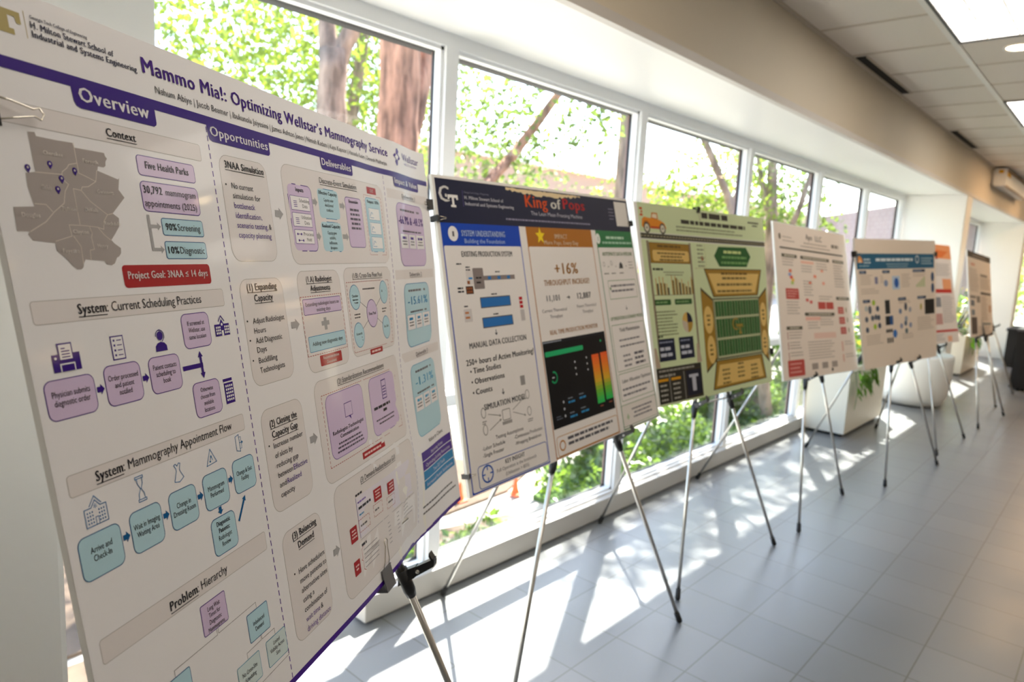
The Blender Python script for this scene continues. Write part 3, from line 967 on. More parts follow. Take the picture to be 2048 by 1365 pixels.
# icons: printer, list, agent, hospital, office
a.poly([(25, 377), (33, 377), (33, 383), (51, 383), (51, 377), (59, 377), (59, 395.5), (25, 395.5)], PD, 3)
a.rect(33, 366, 51, 384, PD, 4); a.rect(34.5, 367.5, 49.5, 383, a.paper, 5)
for k in range(4): a.rect(37, 371 + 3 * k, 47 if k else 42, 372.2 + 3 * k, PD, 6)
a.ell(29, 381, 1.5, 1.3, a.paper, 5)
a.rect(33, 387, 51.5, 395.5, a.paper, 5); a.rect(34.5, 388.5, 50, 395.5, PD, 6)
a.rect(102, 366, 121, 393.5, a.paper, 2, 0, PD, 1.4)
for k in range(4):
    a.rect(105.5, 370 + 5.6 * k, 108, 372.4 + 5.6 * k, PD, 4); a.rect(110.5, 370.8 + 5.6 * k, 117.5, 371.8 + 5.6 * k, PD, 4)
a.ell(179, 373.5, 5.2, 5.6, PD, 3); a.ring(179, 373.5, 7, 1.2, PD, 3, 180, 380)
a.line([(186, 376), (182, 380.5)], 1.2, PD, 3)
a.poly([(169, 392.5), (169.5, 386), (173, 382.5), (179, 381), (185, 382.5), (188.5, 386), (189, 392.5)], PD, 3)
a.poly([(285.5, 370), (297, 370), (301.5, 363), (306, 370), (317.5, 370), (317.5, 386.5), (285.5, 386.5)], PD, 3)
a.line([(295, 366), (301.5, 358.5), (308, 366)], 1.4, PD, 3)
for i in (0, 1, 2, 5, 6, 7):
    for k in range(3): a.rect(288 + 3.7 * i - .1, 373 + 4 * k, 290.4 + 3.7 * i, 375.8 + 4 * k, a.paper, 4)
a.rect(299.5, 379, 303.5, 386.5, a.paper, 4); a.ell(301.5, 370.5, 2.2, 2.2, a.paper, 4, n=6)
a.rect(285, 446, 305, 450, PD, 3); a.rect(286, 452, 306, 481, PD, 3)
for i in range(4):
    for k in range(5): a.rect(288.5 + 4.2 * i, 455 + 4.8 * k, 291.3 + 4.2 * i, 458 + 4.8 * k, a.paper, 4)
# appointment flow
node(11, 567, 68.5, 614, LB, DB, ['Arrive and', 'Check-In'], 587, 6.6)
node(82, 565, 132.5, 613, LB, DB, ['Wait in Imaging', 'Waiting Area'], 586, 6.4)
node(146, 563.5, 196.5, 610.5, LB, DB, ['Change in', 'Dressing Room'], 585, 6.4)
node(210.5, 561.5, 262, 609, LB, DB, ['Mammogram', 'Performed'], 584, 6.4)
node(275, 560, 326, 607, LB, DB, ['Change & Exit', 'Facility'], 582, 6.2)
node(213, 621.5, 265, 671, LB, DB, ['Diagnostic', 'Patients:', 'Radiologist', 'Review'], 633, 6.2, 9.4, b0=2)
for x0, x1, y in ((70, 80.5, 587.5), (134, 144.5, 586), (198, 209, 584), (263.5, 273.5, 582)):
    a.arrow(x0, y, x1, y, 6, 12.5, 5.5, DB)
a.arrow(237, 609.5, 237.5, 620, 6, 12, 5.5, DB); a.arrow(272, 642, 294, 612, 4, 9, 7, DB)
def outline(pts, w_=.9, col='#3E7FB8'): a.line(pts + [pts[0]], w_, col, 3)
outline([(27, 541), (36, 541), (42, 534), (48, 541), (56, 541), (56, 560), (27, 560)])
a.line([(34, 539), (42, 529.5), (50, 539)], .9, '#3E7FB8', 3)
for i in (0, 1, 2, 4.8, 5.8, 6.8):
    for k in range(4): a.rect(29.5 + 3.2 * i, 544.5 + 3.7 * k, 31 + 3.2 * i, 546.3 + 3.7 * k, '#3E7FB8', 4)
a.text('*', 39, 546, 8, '#3E7FB8'); outline([(40, 552), (44, 552), (44, 560), (40, 560)], .7)
outline([(101, 528.5), (113, 528.5), (113, 531), (101, 531)]); outline([(101.5, 555), (114, 555), (114, 557.5), (101.5, 557.5)])
a.line([(103, 531), (103.5, 537), (107, 543), (103.5, 549), (103, 555)], .9, '#3E7FB8', 3); a.line([(111.5, 531), (111, 537), (108, 543), (111.5, 549), (112, 555)], .9, '#3E7FB8', 3)
outline([(165, 533), (168, 532), (170.5, 535), (174, 532), (176.5, 533), (174.5, 538), (174, 541), (179.5, 551), (171, 555), (162.5, 553), (168, 541), (168, 538)])
outline([(235.5, 531), (246, 550), (225, 551.5)]); a.ell(235.5, 541, 1.5, 1.6, '#3E7FB8', 4); a.ell(232.5, 547, 1.6, 1.3, '#3E7FB8', 4); a.line([(233, 545), (236, 541), (238, 546)], .9, '#3E7FB8', 3)
outline([(292, 529), (300, 527), (300, 551), (292, 548.5)]); a.arrow(300, 539, 308, 539, 1, 5, 3, '#3E7FB8'); outline([(300, 531), (304, 531), (304, 547), (300, 547)], .6)
# hierarchy
node(167.5, 715, 218.5, 755, LI, PU, ['Long Wait', 'Times for', 'Diagnostic', 'Mammograms'], 727, 5.8, 8.6, 3)
node(254, 769.5, 305, 809, LB, DB, ['Imbalanced', 'Demand'], 789, 6, 9, 3)
node(286.5, 824, 338, 862, '#D5E4E4', '#5BA3C0', ['Limited', 'Visibility Across', 'Sites'], 836, 5.6, 8.4, 3)
node(217, 824.5, 270, 862, '#D5E4E4', '#5BA3C0', ['No Cross-Site', 'Scheduling'], 842, 5.8, 9, 3)
node(82, 771, 134, 810, LB, DB, [], 789, 6, 9, 3)
for p in ([(191.5, 755), (191.5, 763), (108, 763), (108, 771)], [(194.5, 755), (194.5, 762), (279, 761), (279, 769)], [(278.5, 809), (278.5, 815), (243, 816), (243, 824)], [(280.5, 809), (280.5, 815), (312, 815), (312, 824)], [(338, 862), (338, 868), (262, 870), (262, 880)]):
    a.line(p, .6, '#6E6A6C', 3)
# opportunities column
def panel(x0, y0, x1, y1, r=16): a.rect(x0, y0, x1, y1, GP, 1, r, GE, .8)
def head(rows, cx, y, ws, dy=16.5, h=10.5, col=TX):
    for k, s in enumerate(rows): a.text(s, cx, y + k * dy, h, col, ws[k], 'c', 1, 1)
def arr(x0, x1, y): a.arrow(x0, y, x1, y, 11, 20, 12, AR)
panel(351, 125, 470.5, 283, 20); head(['3NAA Simulation'], 413, 144, [99])
def bul(x, y): a.ell(x, y, 1.7, 1.5, TX, 6, n=10)
bul(360, 169)
for k, (s, w_, c) in enumerate((('No current', 54, TX), ('simulation for', 70, TX), ('bottleneck', 52, PU), ('identification,', 67, PU), ('scenario testing,', 80, PU), ('capacity planning', 86, PU))):
    a.text(s, 373, 173.5 + 14.7 * k, 8.6, c, w_)
a.text('&', 456, 232, 8.6, TX, 7)
arr(480, 504, 204)
panel(355, 309, 470.5, 471, 20); head(['(1) Expanding', 'Capacity'], 413, 327, [80, 50], 17)
for y in (375, 404, 434): bul(362, y - 3)
for s, y, w_ in (('Adjust Radiologist', 377, 86), ('Hours', 392, 30), ('Add Diagnostic', 407, 72), ('Days', 421, 25), ('Backfilling', 437, 50), ('Technologists', 452, 68)):
    a.text(s, 376, y, 8.4, TX, w_)
arr(480, 506, 389)
panel(358, 507, 476, 665, 20); head(['(2) Closing the', 'Capacity Gap'], 418, 536, [78, 74], 17)
bul(369, 562)
for k, (s, w_, c) in enumerate((('Increase number', 85, TX), ('of slots by', 50, TX), ('reducing gap', 63, TX), ('between', 42, TX), ('and', 19, TX), ('capacity', 40, TX))):
    a.text(s, 381, 569 + 15.2 * k, 8.4, c, w_)
a.text('Effective', 426, 614.6, 8.4, PU, 42); a.text('Realized', 403, 629.8, 8.4, PU, 42)
arr(486, 511, 582.5)
panel(364, 698, 482, 869, 20); head(['(3) Balancing', 'Demand'], 430, 716, [74, 49], 17.5)
bul(384, 766)
for k, (s, w_, c) in enumerate((('Have schedulers', 82, TX), ('move patients to', 84, TX), ('alternative sites', 82, TX), ('using a', 34, TX), ('combination of', 74, TX), ('wait time', 44, '#7B5FA8'), ('driving distance', 76, '#7B5FA8'))):
    a.text(s, 396, 771 + 15.4 * k, 8.4, c, w_)
a.text('&', 444, 848, 8.4, TX, 7)
arr(508, 531, 783)
# deliverables column
panel(514, 116, 922, 289, 22)
a.text('Discrete-Event Simulation', 642, 137, 10.5, TX, 146, ul=1)
a.rect(526, 148, 606, 266, LI, 2, 12, PU, 1.4)
a.text('Inputs', 566, 161, 7.5, TX, 26, 'c', 1)
for (y0, y1, s1, s2) in ((169, 194.5, 'Scheduling', 'Data'), (198.5, 223, 'Utilization', 'Data'), (228, 253, 'Process', 'Model')):
    a.rect(532, y0, 595, y1, '#F6F3F6', 4, 1.5, PU, .8)
    a.text(s1, 577, y0 + 10.5, 6.2, TX, 33, 'c'); a.text(s2, 577, y0 + 20, 6.2, TX, 16, 'c')
    if s1 != 'Process':
        a.rect(538, y0 + 4, 555, y1 - 3, '#F6F3F6', 5, 0, PU, 1.2)
        for k in range(4): a.rect(541, y0 + 9 + 3.2 * k, 552, y0 + 10 + 3.2 * k, PU, 7)
    else:
        for x, y in ((541, 236), (553, 236), (543, 247), (557, 247)): a.ell(x, y, 2.2, 2.2, PU, 6, n=10)
        a.line([(541, 236), (553, 236)], .9, PU, 6); a.line([(543, 247), (557, 247)], .9, PU, 6)
def cap(x0, y0, x1, y1, fill, edge, hd, rows, hw):
    a.rect(x0, y0, x1, y1, fill, 2, 9, edge, 1.2)
    a.text(hd, (x0 + x1) / 2, y0 + 11.5, 6.6, TX, hw, 'c', 1)
    a.lines(rows, (x0 + x1) / 2, y0 + 24, 5.8, 9.4, TX, 'c', cond=.72)
cap(627, 147, 706, 204, LB, BL, 'Effective Capacity', ['Capacity under', 'ideal/planned', 'conditions'], 68)
cap(625, 209, 703, 266, LB, BL, 'Realized Capacity', ['Capacity given', 'variability,', 'inefficiencies,', 'disruptions'], 68)
cap(731, 155, 803, 257, LI, PU, 'Ensemble', [], 40)
a.grey(742, 178, 793, 5, 9.4, 4.4, '#5E5568', al='c')
cap(826, 148, 902, 265, LB, BL, 'Outputs / KPIs', [], 60)
for k in range(3):
    y = 170 + 31 * k
    a.rect(836, y, 894, y + 26, '#F4F4F4', 4, 1.5, BL, .7)
    a.line([(842, y + 4), (842, y + 21), (862, y + 21)], 1, BL, 6); a.line([(845, y + 17), (851, y + 9), (858, y + 13)], 1.2, BL, 6)
    a.grey(866, y + 6, 890, 2, 9, 3.6, '#66636A', al='c')
a.rect(840, 124, 888, 139, RE, 3, 1.5); a.text('GUI', 864, 135, 6.5, '#F4DADA', 16, 'c', 1)
a.box_dash(820, 143.5, 908, 271, 1, RE)
for x0, x1, y in ((607, 624, 175), (604, 621, 238), (708, 729, 175), (705, 729, 236)): a.arrow(x0, y, x1, y, 9, 17, 9, AR)
panel(517, 300, 669, 477, 20); panel(687, 297, 918, 472, 20)
head(['(1.A) Radiologist', 'Adjustments'], 592, 320, [92, 71], 16, 10)
a.box_dash(519, 345, 666, 447, 1.1, RE)
a.rect(525, 349, 662, 377, LI, 3, 3, PU, 1)
a.text('Extending radiologist hours on', 593, 362, 6.6, TX, 120, 'c'); a.text('existing days', 593, 372.5, 6.6, TX, 50, 'c')
a.poly([(588, 385), (598, 385), (598, 391), (607, 391), (607, 399), (598, 399), (598, 407), (588, 407), (588, 399), (579, 399), (579, 391), (588, 391)], AR, 3)
a.rect(527, 414, 662, 441.5, LB, 3, 3, BL, 1); a.text('Adding new diagnostic days', 594, 431, 6.8, TX, 112, 'c')
a.rect(557, 450, 638, 469, RE, 3, 2); a.text('Recommendation', 597, 458, 5.4, '#F6E4E2', 58, 'c'); a.text('Document', 597, 466.5, 5.4, '#F6E4E2', 36, 'c')
a.text('(1.B) Cross-Site Float Pool', 722, 318, 9.5, TX, 148, ul=1)
a.box_dash(694, 326, 901, 463, 1.1, RE)
a.text('Float Pool', 795, 396, 6.2, TX, 36, 'c', 1)
for x, y in ((723, 356), (870, 352), (723, 431), (868, 428)): a.line([(795, 393), (x, y)], 1, '#77737A', 3)
a.ell(795, 393, 28, 29, LI, 4, PU, 1.2)
for s, x, y in (('Cherokee', 723, 356), ('Vinings', 870, 352), ('Acworth', 723, 431), ('East Cobb', 868, 428)):
    a.ell(x, y, 22.5, 25, LB, 4, BL, 1.2); a.text(s, x, y, 5.2, TX, 26, 'c', 1); a.grey(x - 14, y + 4, x + 14, 2, 6, 2.8, '#4E6068', al='c')
a.grey(760, 340, 835, 1, 6, 3, '#6A666A'); a.grey(712, 389, 742, 2, 6, 2.6, '#6A666A'); a.grey(852, 386, 880, 2, 6, 2.6, '#6A666A')
a.rect(765, 465, 832, 476, RE, 3, 1.5); a.grey(772, 468.5, 826, 1, 5, 4, '#F0C8C6', 6)
panel(520, 492, 915, 672, 22)
a.text('(2) Standardization Recommendations', 605, 509, 10, TX, 220, ul=1)
a.box_dash(541, 519, 890, 646, 1.1, RE)
a.rect(551, 522, 704, 637, LI, 3, 18, '#8A68B8', 1.2); a.rect(735, 522, 880, 639, LI, 3, 18, '#8A68B8', 1.2)
outline([(601, 538), (629, 538), (629, 562), (612, 562), (606, 569), (606, 562), (601, 562)], 1.3, PU)
a.rect(618, 547, 650, 573, LI, 5, 0, PU, 1.2); a.poly([(632, 572), (640, 572), (642, 580)], PU, 6)
a.rect(798, 533, 824, 573, LI, 5, 0, PU, 2)
for k in range(4): a.rect(802, 546 + 6 * k, 820, 548 + 6 * k, PU, 7)
a.text('Radiologist-Technologist', 628, 594, 6.8, TX, 130, 'c', 1); a.text('Communication', 628, 604, 6.8, TX, 78, 'c', 1)
a.grey(566, 611, 690, 3, 7, 3.2, '#554A60', al='c')
a.grey(748, 582, 870, 1, 8, 5.6, TX, 6); a.grey(794, 592, 822, 1, 8, 5.6, TX, 6); a.grey(750, 608, 868, 2, 8, 3.0, '#554A60', al='c')
a.rect(668, 652, 775, 665, RE, 3, 1.5); a.grey(676, 656.5, 768, 1, 6, 4, '#F0C8C6', 6)
panel(534, 681, 925, 883, 24)
a.text('(3) Demand Redistribution GUI', 643, 702, 10, TX, 172, ul=1)
a.rect(612, 722, 890, 796, '#E9E4EE', 2); a.rect(612, 722, 613.4, 796, '#6E52A0', 4)
a.grey(613, 716, 653, 1, 6, 4, TX); a.grey(618, 731, 660, 1, 6, 3, '#8A6FC0'); a.grey(619, 741, 680, 1, 6, 4.6, TX); a.grey(619, 754, 640, 1, 5, 3, '#4C9AC8')
for x0, y0 in ((690, 735), (753, 740)):
    a.rect(x0, y0 - 4, x0 + 35, y0 + 20, RE, 5, 2); a.grey(x0 + 6, y0, x0 + 30, 3, 6, 2.6, '#EFC9C6', 7, al='c')
    a.box_dash(x0 - 8, y0 + 24, x0 + 33, y0 + 46, 1, RE, 5); a.grey(x0 - 2, y0 + 33, x0 + 24, 1, 5, 3.4, '#6A666A')
a.box_dash(612, 764, 660, 786, 1, RE, 5); a.grey(619, 774, 650, 1, 5, 3.4, '#6A666A')
a.rect(574, 766, 602, 794, RE, 5, 2); a.grey(579, 772, 598, 3, 6, 2.6, '#EFC9C6', 7, al='c')
a.line([(612, 799), (900, 799)], .8, '#9A96A0', 3)
a.rect(606, 803, 905, 866, '#F3F0F0', 2, 3); a.grey(612, 807, 640, 1, 6, 4.6, TX)
a.grey(618, 819, 700, 5, 8, 1.6, '#9A969C'); a.grey(740, 812, 755, 6, 8, 1.6, '#9A969C'); a.grey(790, 808, 805, 6, 8, 1.6, '#9A969C'); a.grey(830, 800, 890, 5, 8, 1.6, '#9A969C')
a.line([(618, 812), (610, 816), (610, 832), (605, 834), (610, 836), (610, 852), (618, 856)], 1, RE, 4)
a.rect(572, 826, 597, 852, RE, 5, 2); a.grey(577, 834, 592, 2, 6, 3, '#EFC9C6', 7, al='c')
# impact column
def imp(y0, y1, fill, edge, hd, s, tc, hy, sw):
    a.rect(984, y0, 1166, y1, fill, 2, 22, edge, 1.6)
    a.text(s, 1077, y0 + 51, 19, tc, sw, 'c', 1)
    a.grey(1000, y0 + 15, 1150, 1, 6, 5, '#6A6570', al='c'); a.grey(1006, y0 + 66, 1150, 1, 6, 4, '#5A5560', al='c')
    for k in range(3):
        a.rect(992 + 58 * k, y0 + 74, 1044 + 58 * k, y0 + 110, '#F1EEF0', 4, 2, edge, .6); a.grey(1002 + 58 * k, y0 + 81, 1034 + 58 * k, 1, 6, 6, tc, 7, al='c'); a.grey(1000 + 58 * k, y0 + 91, 1036 + 58 * k, 2, 7, 3, '#77737A', 7, al='c')
for y, s in ((117, 'Deliverable 1'), (306, 'Deliverable 2'), (497, 'Deliverable 3')):
    a.rect(945, y, 1205, y + 22, GP, 1, 2); a.text(s, 1077, y + 16, 9, '#55505A', 96, 'c', ul=1)
imp(146, 298, LI, '#8A68B8', '', '-66.9% & -48.5%', PU, 0, 172)
imp(339, 489, LB, BL, '', '-15.61%', '#1E88C0', 0, 150)
imp(531, 700, LB, '#6FB6D6', '', '-1.31%', '#4AA6D2', 0, 140)
a.text('Value to Client', 1100, 722, 9, TX, 118, 'c')
for k, (s, c) in enumerate((('Improving Access', PU), ('Optimizing Existing Resources', PU), ('Two GUI Tools', '#1B83BE'), ('Increased Patient Satisfaction', '#1B83BE'))):
    a.rect(984, 734 + 22 * k, 1208, 754 + 22 * k, c, 3); a.text(s, 1096, 748.5 + 22 * k, 8, '#E8E0F0', (100, 190, 96, 196)[k], 'c')
a.grey(965, 853, 1200, 2, 14, 4, '#6A666A')
art1 = a
def warp1(x, y):
    s = max(0.0, min(1.0, (x - 560) / 420)); s = s * s * (3 - 2 * s)
    d = -0.010 * s * math.exp(-((y - 560) / 210) ** 2)
    d += 0.007 * math.exp(-((x - 905) / 45) ** 2 - ((y - 770) / 130) ** 2)
    d += -0.012 * math.exp(-((x - 930) / 150) ** 2 - ((y - 905) / 90) ** 2)
    d += 0.004 * math.exp(-((x - 770) / 60) ** 2 - ((y - 720) / 60) ** 2)
    d += 0.0022 * math.sin(x / 38 + 0.4 * math.sin(y / 140)) * s + 0.003 * math.exp(-((x - 845 + .35 * (y - 760)) / 22) ** 2 - ((y - 760) / 120) ** 2) + 0.0016 * math.sin(x / 130 + y / 300)
    return d
P1C = [(-0.8627, 0.1421, 1.8321), (-1.4857, 1.2541, 1.8279), (-1.2578, 1.2338, 0.9161), (-0.6968, 0.2257, 0.936)]
p1, S1, N1 = poster('poster', 'nearest and largest white poster, with purple header bands and lilac and blue flow boxes', P1C, art1, 0.008, (0, 0, 0, 0), warp1)
# ------------------------------------------------------------------ poster 2: navy heading, three columns
NV, BU, OR_, GN, GO = '#20243E', '#0F45B8', '#B06E1E', '#2C7A4A', '#B0761E'
def gt_logo(a, x, y, s, col, bgc, lv=3):
    """interlocking slab letters G and T"""
    a.text('G', x, y + 48 * s, 47 * s, col, 50 * s, b=1, lv=lv)
    a.rect(x + 30 * s, y + 26 * s, x + 52 * s, y + 34 * s, col, lv)
    def T(g):
        return [(x + px * s, y + py * s) for px, py in ((40 - g, 26 - g), (88 + g, 26 - g), (88 + g, 41 + g), (81 - g, 41 + g), (79 - g, 35 + g), (69 + g, 35 + g), (69 + g, 57 - g), (76 + g, 57 - g), (76 + g, 64 + g), (52 - g, 64 + g), (52 - g, 57 - g), (59 - g, 57 - g), (59 - g, 35 + g), (49 + g, 35 + g), (47 + g, 41 + g), (40 - g, 41 + g))]
    a.poly(T(2.5), bgc, lv + 1)
    a.poly(T(0), col, lv + 2)
a = Art(1219, 914, '#F0EBE8')
a.rect(2, 4, 1217, 131, NV, 1)
r = random.Random(3)
up, dn = [], []
for k in range(40):
    x = 345 + 480 * k / 39
    up.append((x, 6 + r.uniform(0, 3))); dn.append((x, 15 + 9 * math.sin(math.pi * min(1, k / 39 * 1.1)) + r.uniform(-4, 4)))
a.poly(up + dn[::-1], '#E8D2A8', 3)
gt_logo(a, 12, 24, 0.95, '#F4F2F0', NV, 3)
a.line([(121, 33), (119, 80)], 2, '#5A4E86')
a.text('Georgia Tech College of Engineering', 127, 40, 5.5, '#8A88A0', 122)
a.text('H. Milton Stewart School of', 127, 58, 10, '#D8D6E2', 196, b=1)
a.text('Industrial and Systems Engineering', 127, 76, 10, '#D8D6E2', 250, b=1)
a.text('King', 447, 65, 40, '#F0602C', 138, b=1)
a.text('of', 606, 63, 34, '#F0EDE8', 70, b=1)
a.text('Pops', 690, 60, 37, '#D23238', 158, b=1)
a.text('The Lean Mean Freezing Machine', 474, 91, 13, '#C2BECF', 346)
a.grey(326, 107, 965, 1, 8, 5.5, '#8C88A2')
a.rect(1098, 12, 1206, 110, '#E4E0DC', 3)
a.grey(1040, 42, 1088, 4, 13, 4, '#7D7A94')
for x0, x1, c in ((4, 392, BU), (430, 872, OR_), (906, 1215, GN)):
    a.rect(x0, 131, x1, 197, c, 2)
    a.rect(x0, 197, x1, 910, c, 1)
    a.rect(x0 + 4, 197, x1 - 4, 906, '#F0EBE8', 2, 6)
a.ell(55, 162, 22, 22, '#F2F0F0', 3); a.text('1', 55, 170, 15, '#6A6A70', 8, 'c', 1)
a.text('SYSTEM UNDERSTANDING', 92, 168, 17, '#CFE0F8', 216, b=1)
a.text('Building the Foundation', 103, 189, 13, '#AFC6F0', 200)
star = [(513 + (30 if k % 2 == 0 else 13) * math.sin(math.pi * k / 5), 160 - (30 if k % 2 == 0 else 13) * math.cos(math.pi * k / 5)) for k in range(10)]
a.poly(star, '#F6D820', 3)
a.text('IMPACT', 604, 168, 16, '#EBD5B4', 86, b=1); a.text('More Pops, Every Day', 532, 189, 14, '#EBD5B4', 230, b=1)
a.ell(920, 163, 17, 20, '#EEF2EE', 3); a.text('2', 920, 171, 14, '#5F8A6C', 9, 'c', 1)
a.grey(985, 153, 1140, 1, 9, 10, '#B8DCC4'); a.grey(950, 174, 1205, 1, 9, 8, '#A4CFB4')
DK = '#2A2A34'
a.text('EXISTING PRODUCTION SYSTEM', 81, 229, 16, DK, 252, b=1)
a.rect(122, 263, 172, 326, '#8B807E', 3, 4); a.grey(130, 290, 164, 2, 14, 5, '#2A2528', 6, al='c')
a.rect(172, 287, 332, 301, '#8B807E', 3)
for x in (200, 248, 298): a.rect(x - 8, 289, x + 8, 299, '#2F78C0', 5)
for x0, y0, x1, y1 in ((141, 351, 293, 384), (140, 412, 293, 444)): a.rect(x0, y0, x1, y1, '#2B74BE', 3, 2, '#5C5A60', 3)
a.rect(82, 316, 116, 339, '#3A2418', 3); 
for i in range(3):
    for k in range(2): a.rect(86 + 9 * i, 319 + 10 * k, 92 + 9 * i, 326 + 10 * k, '#A8603C', 5)
a.rect(100, 290, 118, 296, '#3C8CD0', 4); a.rect(92, 300, 104, 310, '#9A5A34', 4); a.rect(90, 270, 120, 312, '#E0DAD8', 3)
a.grey(45, 318, 78, 2, 10, 5, DK, 5); a.grey(92, 258, 118, 2, 8, 4, DK, 5); a.grey(52, 248, 80, 1, 8, 4, DK, 5); a.grey(232, 274, 262, 1, 8, 4, DK, 5); a.grey(198, 342, 226, 1, 8, 4, DK, 5); a.grey(196, 403, 226, 1, 8, 4, DK, 5)
a.line([(66, 252), (68, 316)], 1.4, '#9A9694'); a.line([(330, 302), (350, 356)], 1.4, '#9A9694'); a.line([(96, 396), (138, 370)], 1.4, '#9A9694'); a.line([(96, 400), (138, 428)], 1.4, '#9A9694'); a.line([(296, 366), (340, 390)], 1.4, '#9A9694'); a.line([(296, 428), (340, 392)], 1.4, '#9A9694')
for k in range(3): a.rect(339, 359 + 13 * k, 357, 369 + 13 * k, '#C0202C', 4)
a.rect(338, 400, 360, 436, '#C8C2C2', 3); a.rect(60, 382, 96, 420, '#D8D2D0', 3, 3)
for k in range(2): a.grey(65, 390 + 14 * k, 92, 1, 8, 6, '#C48050', 6)
a.grey(64, 372, 84, 1, 8, 4, DK, 5)
def dn_arrow(x, y): a.arrow(x, y, x, y + 18, 3, 14, 8, '#4A4A50')
dn_arrow(199, 452); dn_arrow(196, 634)
a.text('MANUAL DATA COLLECTION', 66, 498, 17, DK, 284, b=1)
a.text('250+ hours of Active Monitoring!', 43, 545, 17, DK, 338, b=1)
for k, (s, w_) in enumerate((('Time Studies', 130), ('Observations', 142), ('Counts', 76))):
    a.ell(59, 563 + 31 * k, 3, 3, DK, 6, n=10); a.text(s, 70, 570 + 31 * k, 16, DK, w_, b=1)
OU = '#8A8684'
a.ring(325, 569, 14, 2.4, OU); a.line([(325, 560), (325, 570), (330, 574)], 2, OU); a.ring(285, 585, 13, 2.4, OU); a.line([(270, 582), (300, 582)], 2.4, OU)
a.line([(262, 642), (262, 616), (273, 604), (297, 604), (308, 616), (308, 642), (262, 642)], 2.4, OU); a.rect(290, 608, 314, 638, '#9A9694', 3); a.line([(266, 630), (280, 640), (290, 628)], 2.4, OU)
a.text('SIMULATION MODEL', 98, 683, 17, DK, 208, b=1)
a.rect(178, 696, 218, 730, '#F0EBE8', 3, 4, OU, 2.4); a.rect(174, 732, 222, 742, '#A8A4A2', 3)
for y in (690, 740): a.ell(92, y, 11, 16, '#F0EBE8', 3, OU, 2.4)
for y in (670, 724): a.ell(316, y, 11, 15, '#F0EBE8', 3, OU, 2.4)
a.grey(82, 714, 104, 2, 6, 3, OU); a.grey(302, 748, 332, 2, 6, 3, OU)
a.arrow(112, 697, 172, 712, 2, 9, 8, OU); a.arrow(112, 745, 172, 722, 2, 9, 8, OU); a.arrow(232, 705, 296, 678, 2, 9, 8, OU); a.arrow(232, 712, 296, 734, 2, 9, 8, OU)
a.text('Testing Assumptions', 134, 776, 11, '#4A4850', 138)
a.text('-Labor Schedule', 68, 797, 11, '#4A4850', 106); a.text('-Continuous Production', 222, 795, 11, '#4A4850', 150); a.text('-Single Freezer', 67, 817, 11, '#4A4850', 98); a.text('-Wrapping Breakdown', 222, 815, 11, '#4A4850', 140)
a.rect(36, 836, 386, 904, '#F0EBE8', 3, 12, '#4A66B4', 2.5)
a.ring(78, 866, 24, 5, '#3A66C0', 6)
for k in range(4):
    t_ = math.radians(90 * k); a.line([(78 + 24 * math.cos(t_), 866 + 24 * math.sin(t_)), (78 + 12 * math.cos(t_), 866 + 12 * math.sin(t_))], 4, '#3A66C0', 6)
a.text('KEY INSIGHT', 164, 857, 13, DK, 98, b=1); a.text('Full Operation is the bottleneck', 120, 874, 10, '#5A5860', 202); a.text('(Utilization > 85%)', 160, 892, 10, '#5A5860', 118)
a.text('+16%', 574, 292, 38, GO, 158, b=1)
a.text('THROUGHPUT INCREASE!', 496, 330, 19, GO, 308, b=1)
a.text('11,101', 499, 383, 20, '#4A4852', 82, b=1); a.text('12,887', 702, 384, 21, '#4A4852', 98, b=1); a.arrow(630, 375, 652, 375, 4, 16, 10, '#5A5860')
a.text('Current Theoretical', 462, 420, 11, '#6A6670', 156); a.text('Throughput', 506, 441, 11, '#6A6670', 80); a.text('Future Theoretical', 690, 416, 11, '#6A6670', 140); a.text('Throughput', 724, 437, 11, '#6A6670', 78)
a.text('REAL TIME PRODUCTION MONITOR', 492, 497, 15, GO, 326, b=1)
BK = '#07090F'
a.rect(437, 515, 862, 812, BK, 3)
a.rect(437, 515, 862, 526, '#141A24', 4); a.grey(440, 518, 560, 1, 6, 4, '#9AA2B0', 5)
a.rect(444, 551, 690, 568, '#20B070', 5, 5)
def gradient_bar(x0, x1, y0, y1):
    stops = [(0, '#F2602C'), (.3, '#EC8A28'), (.55, '#D8B030'), (.75, '#6FB83A'), (1, '#22C060')]
    n_ = 14
    for k in range(n_):
        f = (k + .5) / n_
        for (p, c0), (q, c1) in zip(stops, stops[1:]):
            if p <= f <= q:
                e = (f - p) / (q - p)
                c = '#' + ''.join('%02X' % round(int(c0[i:i + 2], 16) * (1 - e) + int(c1[i:i + 2], 16) * e) for i in (1, 3, 5))
        a.rect(x0, y0 + (y1 - y0) * k / n_, x1, y0 + (y1 - y0) * (k + 1) / n_, c, 6)
gradient_bar(741, 793, 593, 775); gradient_bar(806, 858, 592, 770)
a.ring(480, 640, 18, 6, '#20B070', 6, -100, 140); a.grey(468, 638, 486, 1, 5, 4, '#D0D6DC', 7)
for k in range(3):
    a.ell(622, 604 + 22 * k, 4, 4, '#C8CCD4', 6, n=8); a.ell(704, 598 + 22 * k, 4, 4, '#C8CCD4', 6, n=8); a.ell(516, 730 + 24 * k, 5, 5, '#B8BEC8', 6, n=8)
for x, y in ((546, 733), (620, 730), (546, 784), (620, 780)): a.grey(x, y - 12, x + 40, 1, 6, 4, '#7A8290', 6); a.grey(x, y, x + 58, 1, 9, 7, '#2A88C4', 6)
a.grey(756, 784, 780, 1, 6, 4, '#A8604A', 6); a.grey(822, 780, 846, 1, 6, 4, '#A8604A', 6); a.ell(822, 548, 5, 5, '#20B070', 6, n=8); a.grey(462, 772, 500, 2, 8, 4, '#5A6270', 6)
a.rect(444, 838, 866, 906, '#F0EBE8', 3, 12, '#C89A60', 2.5); a.ring(476, 872, 16, 5, '#D09040', 6)
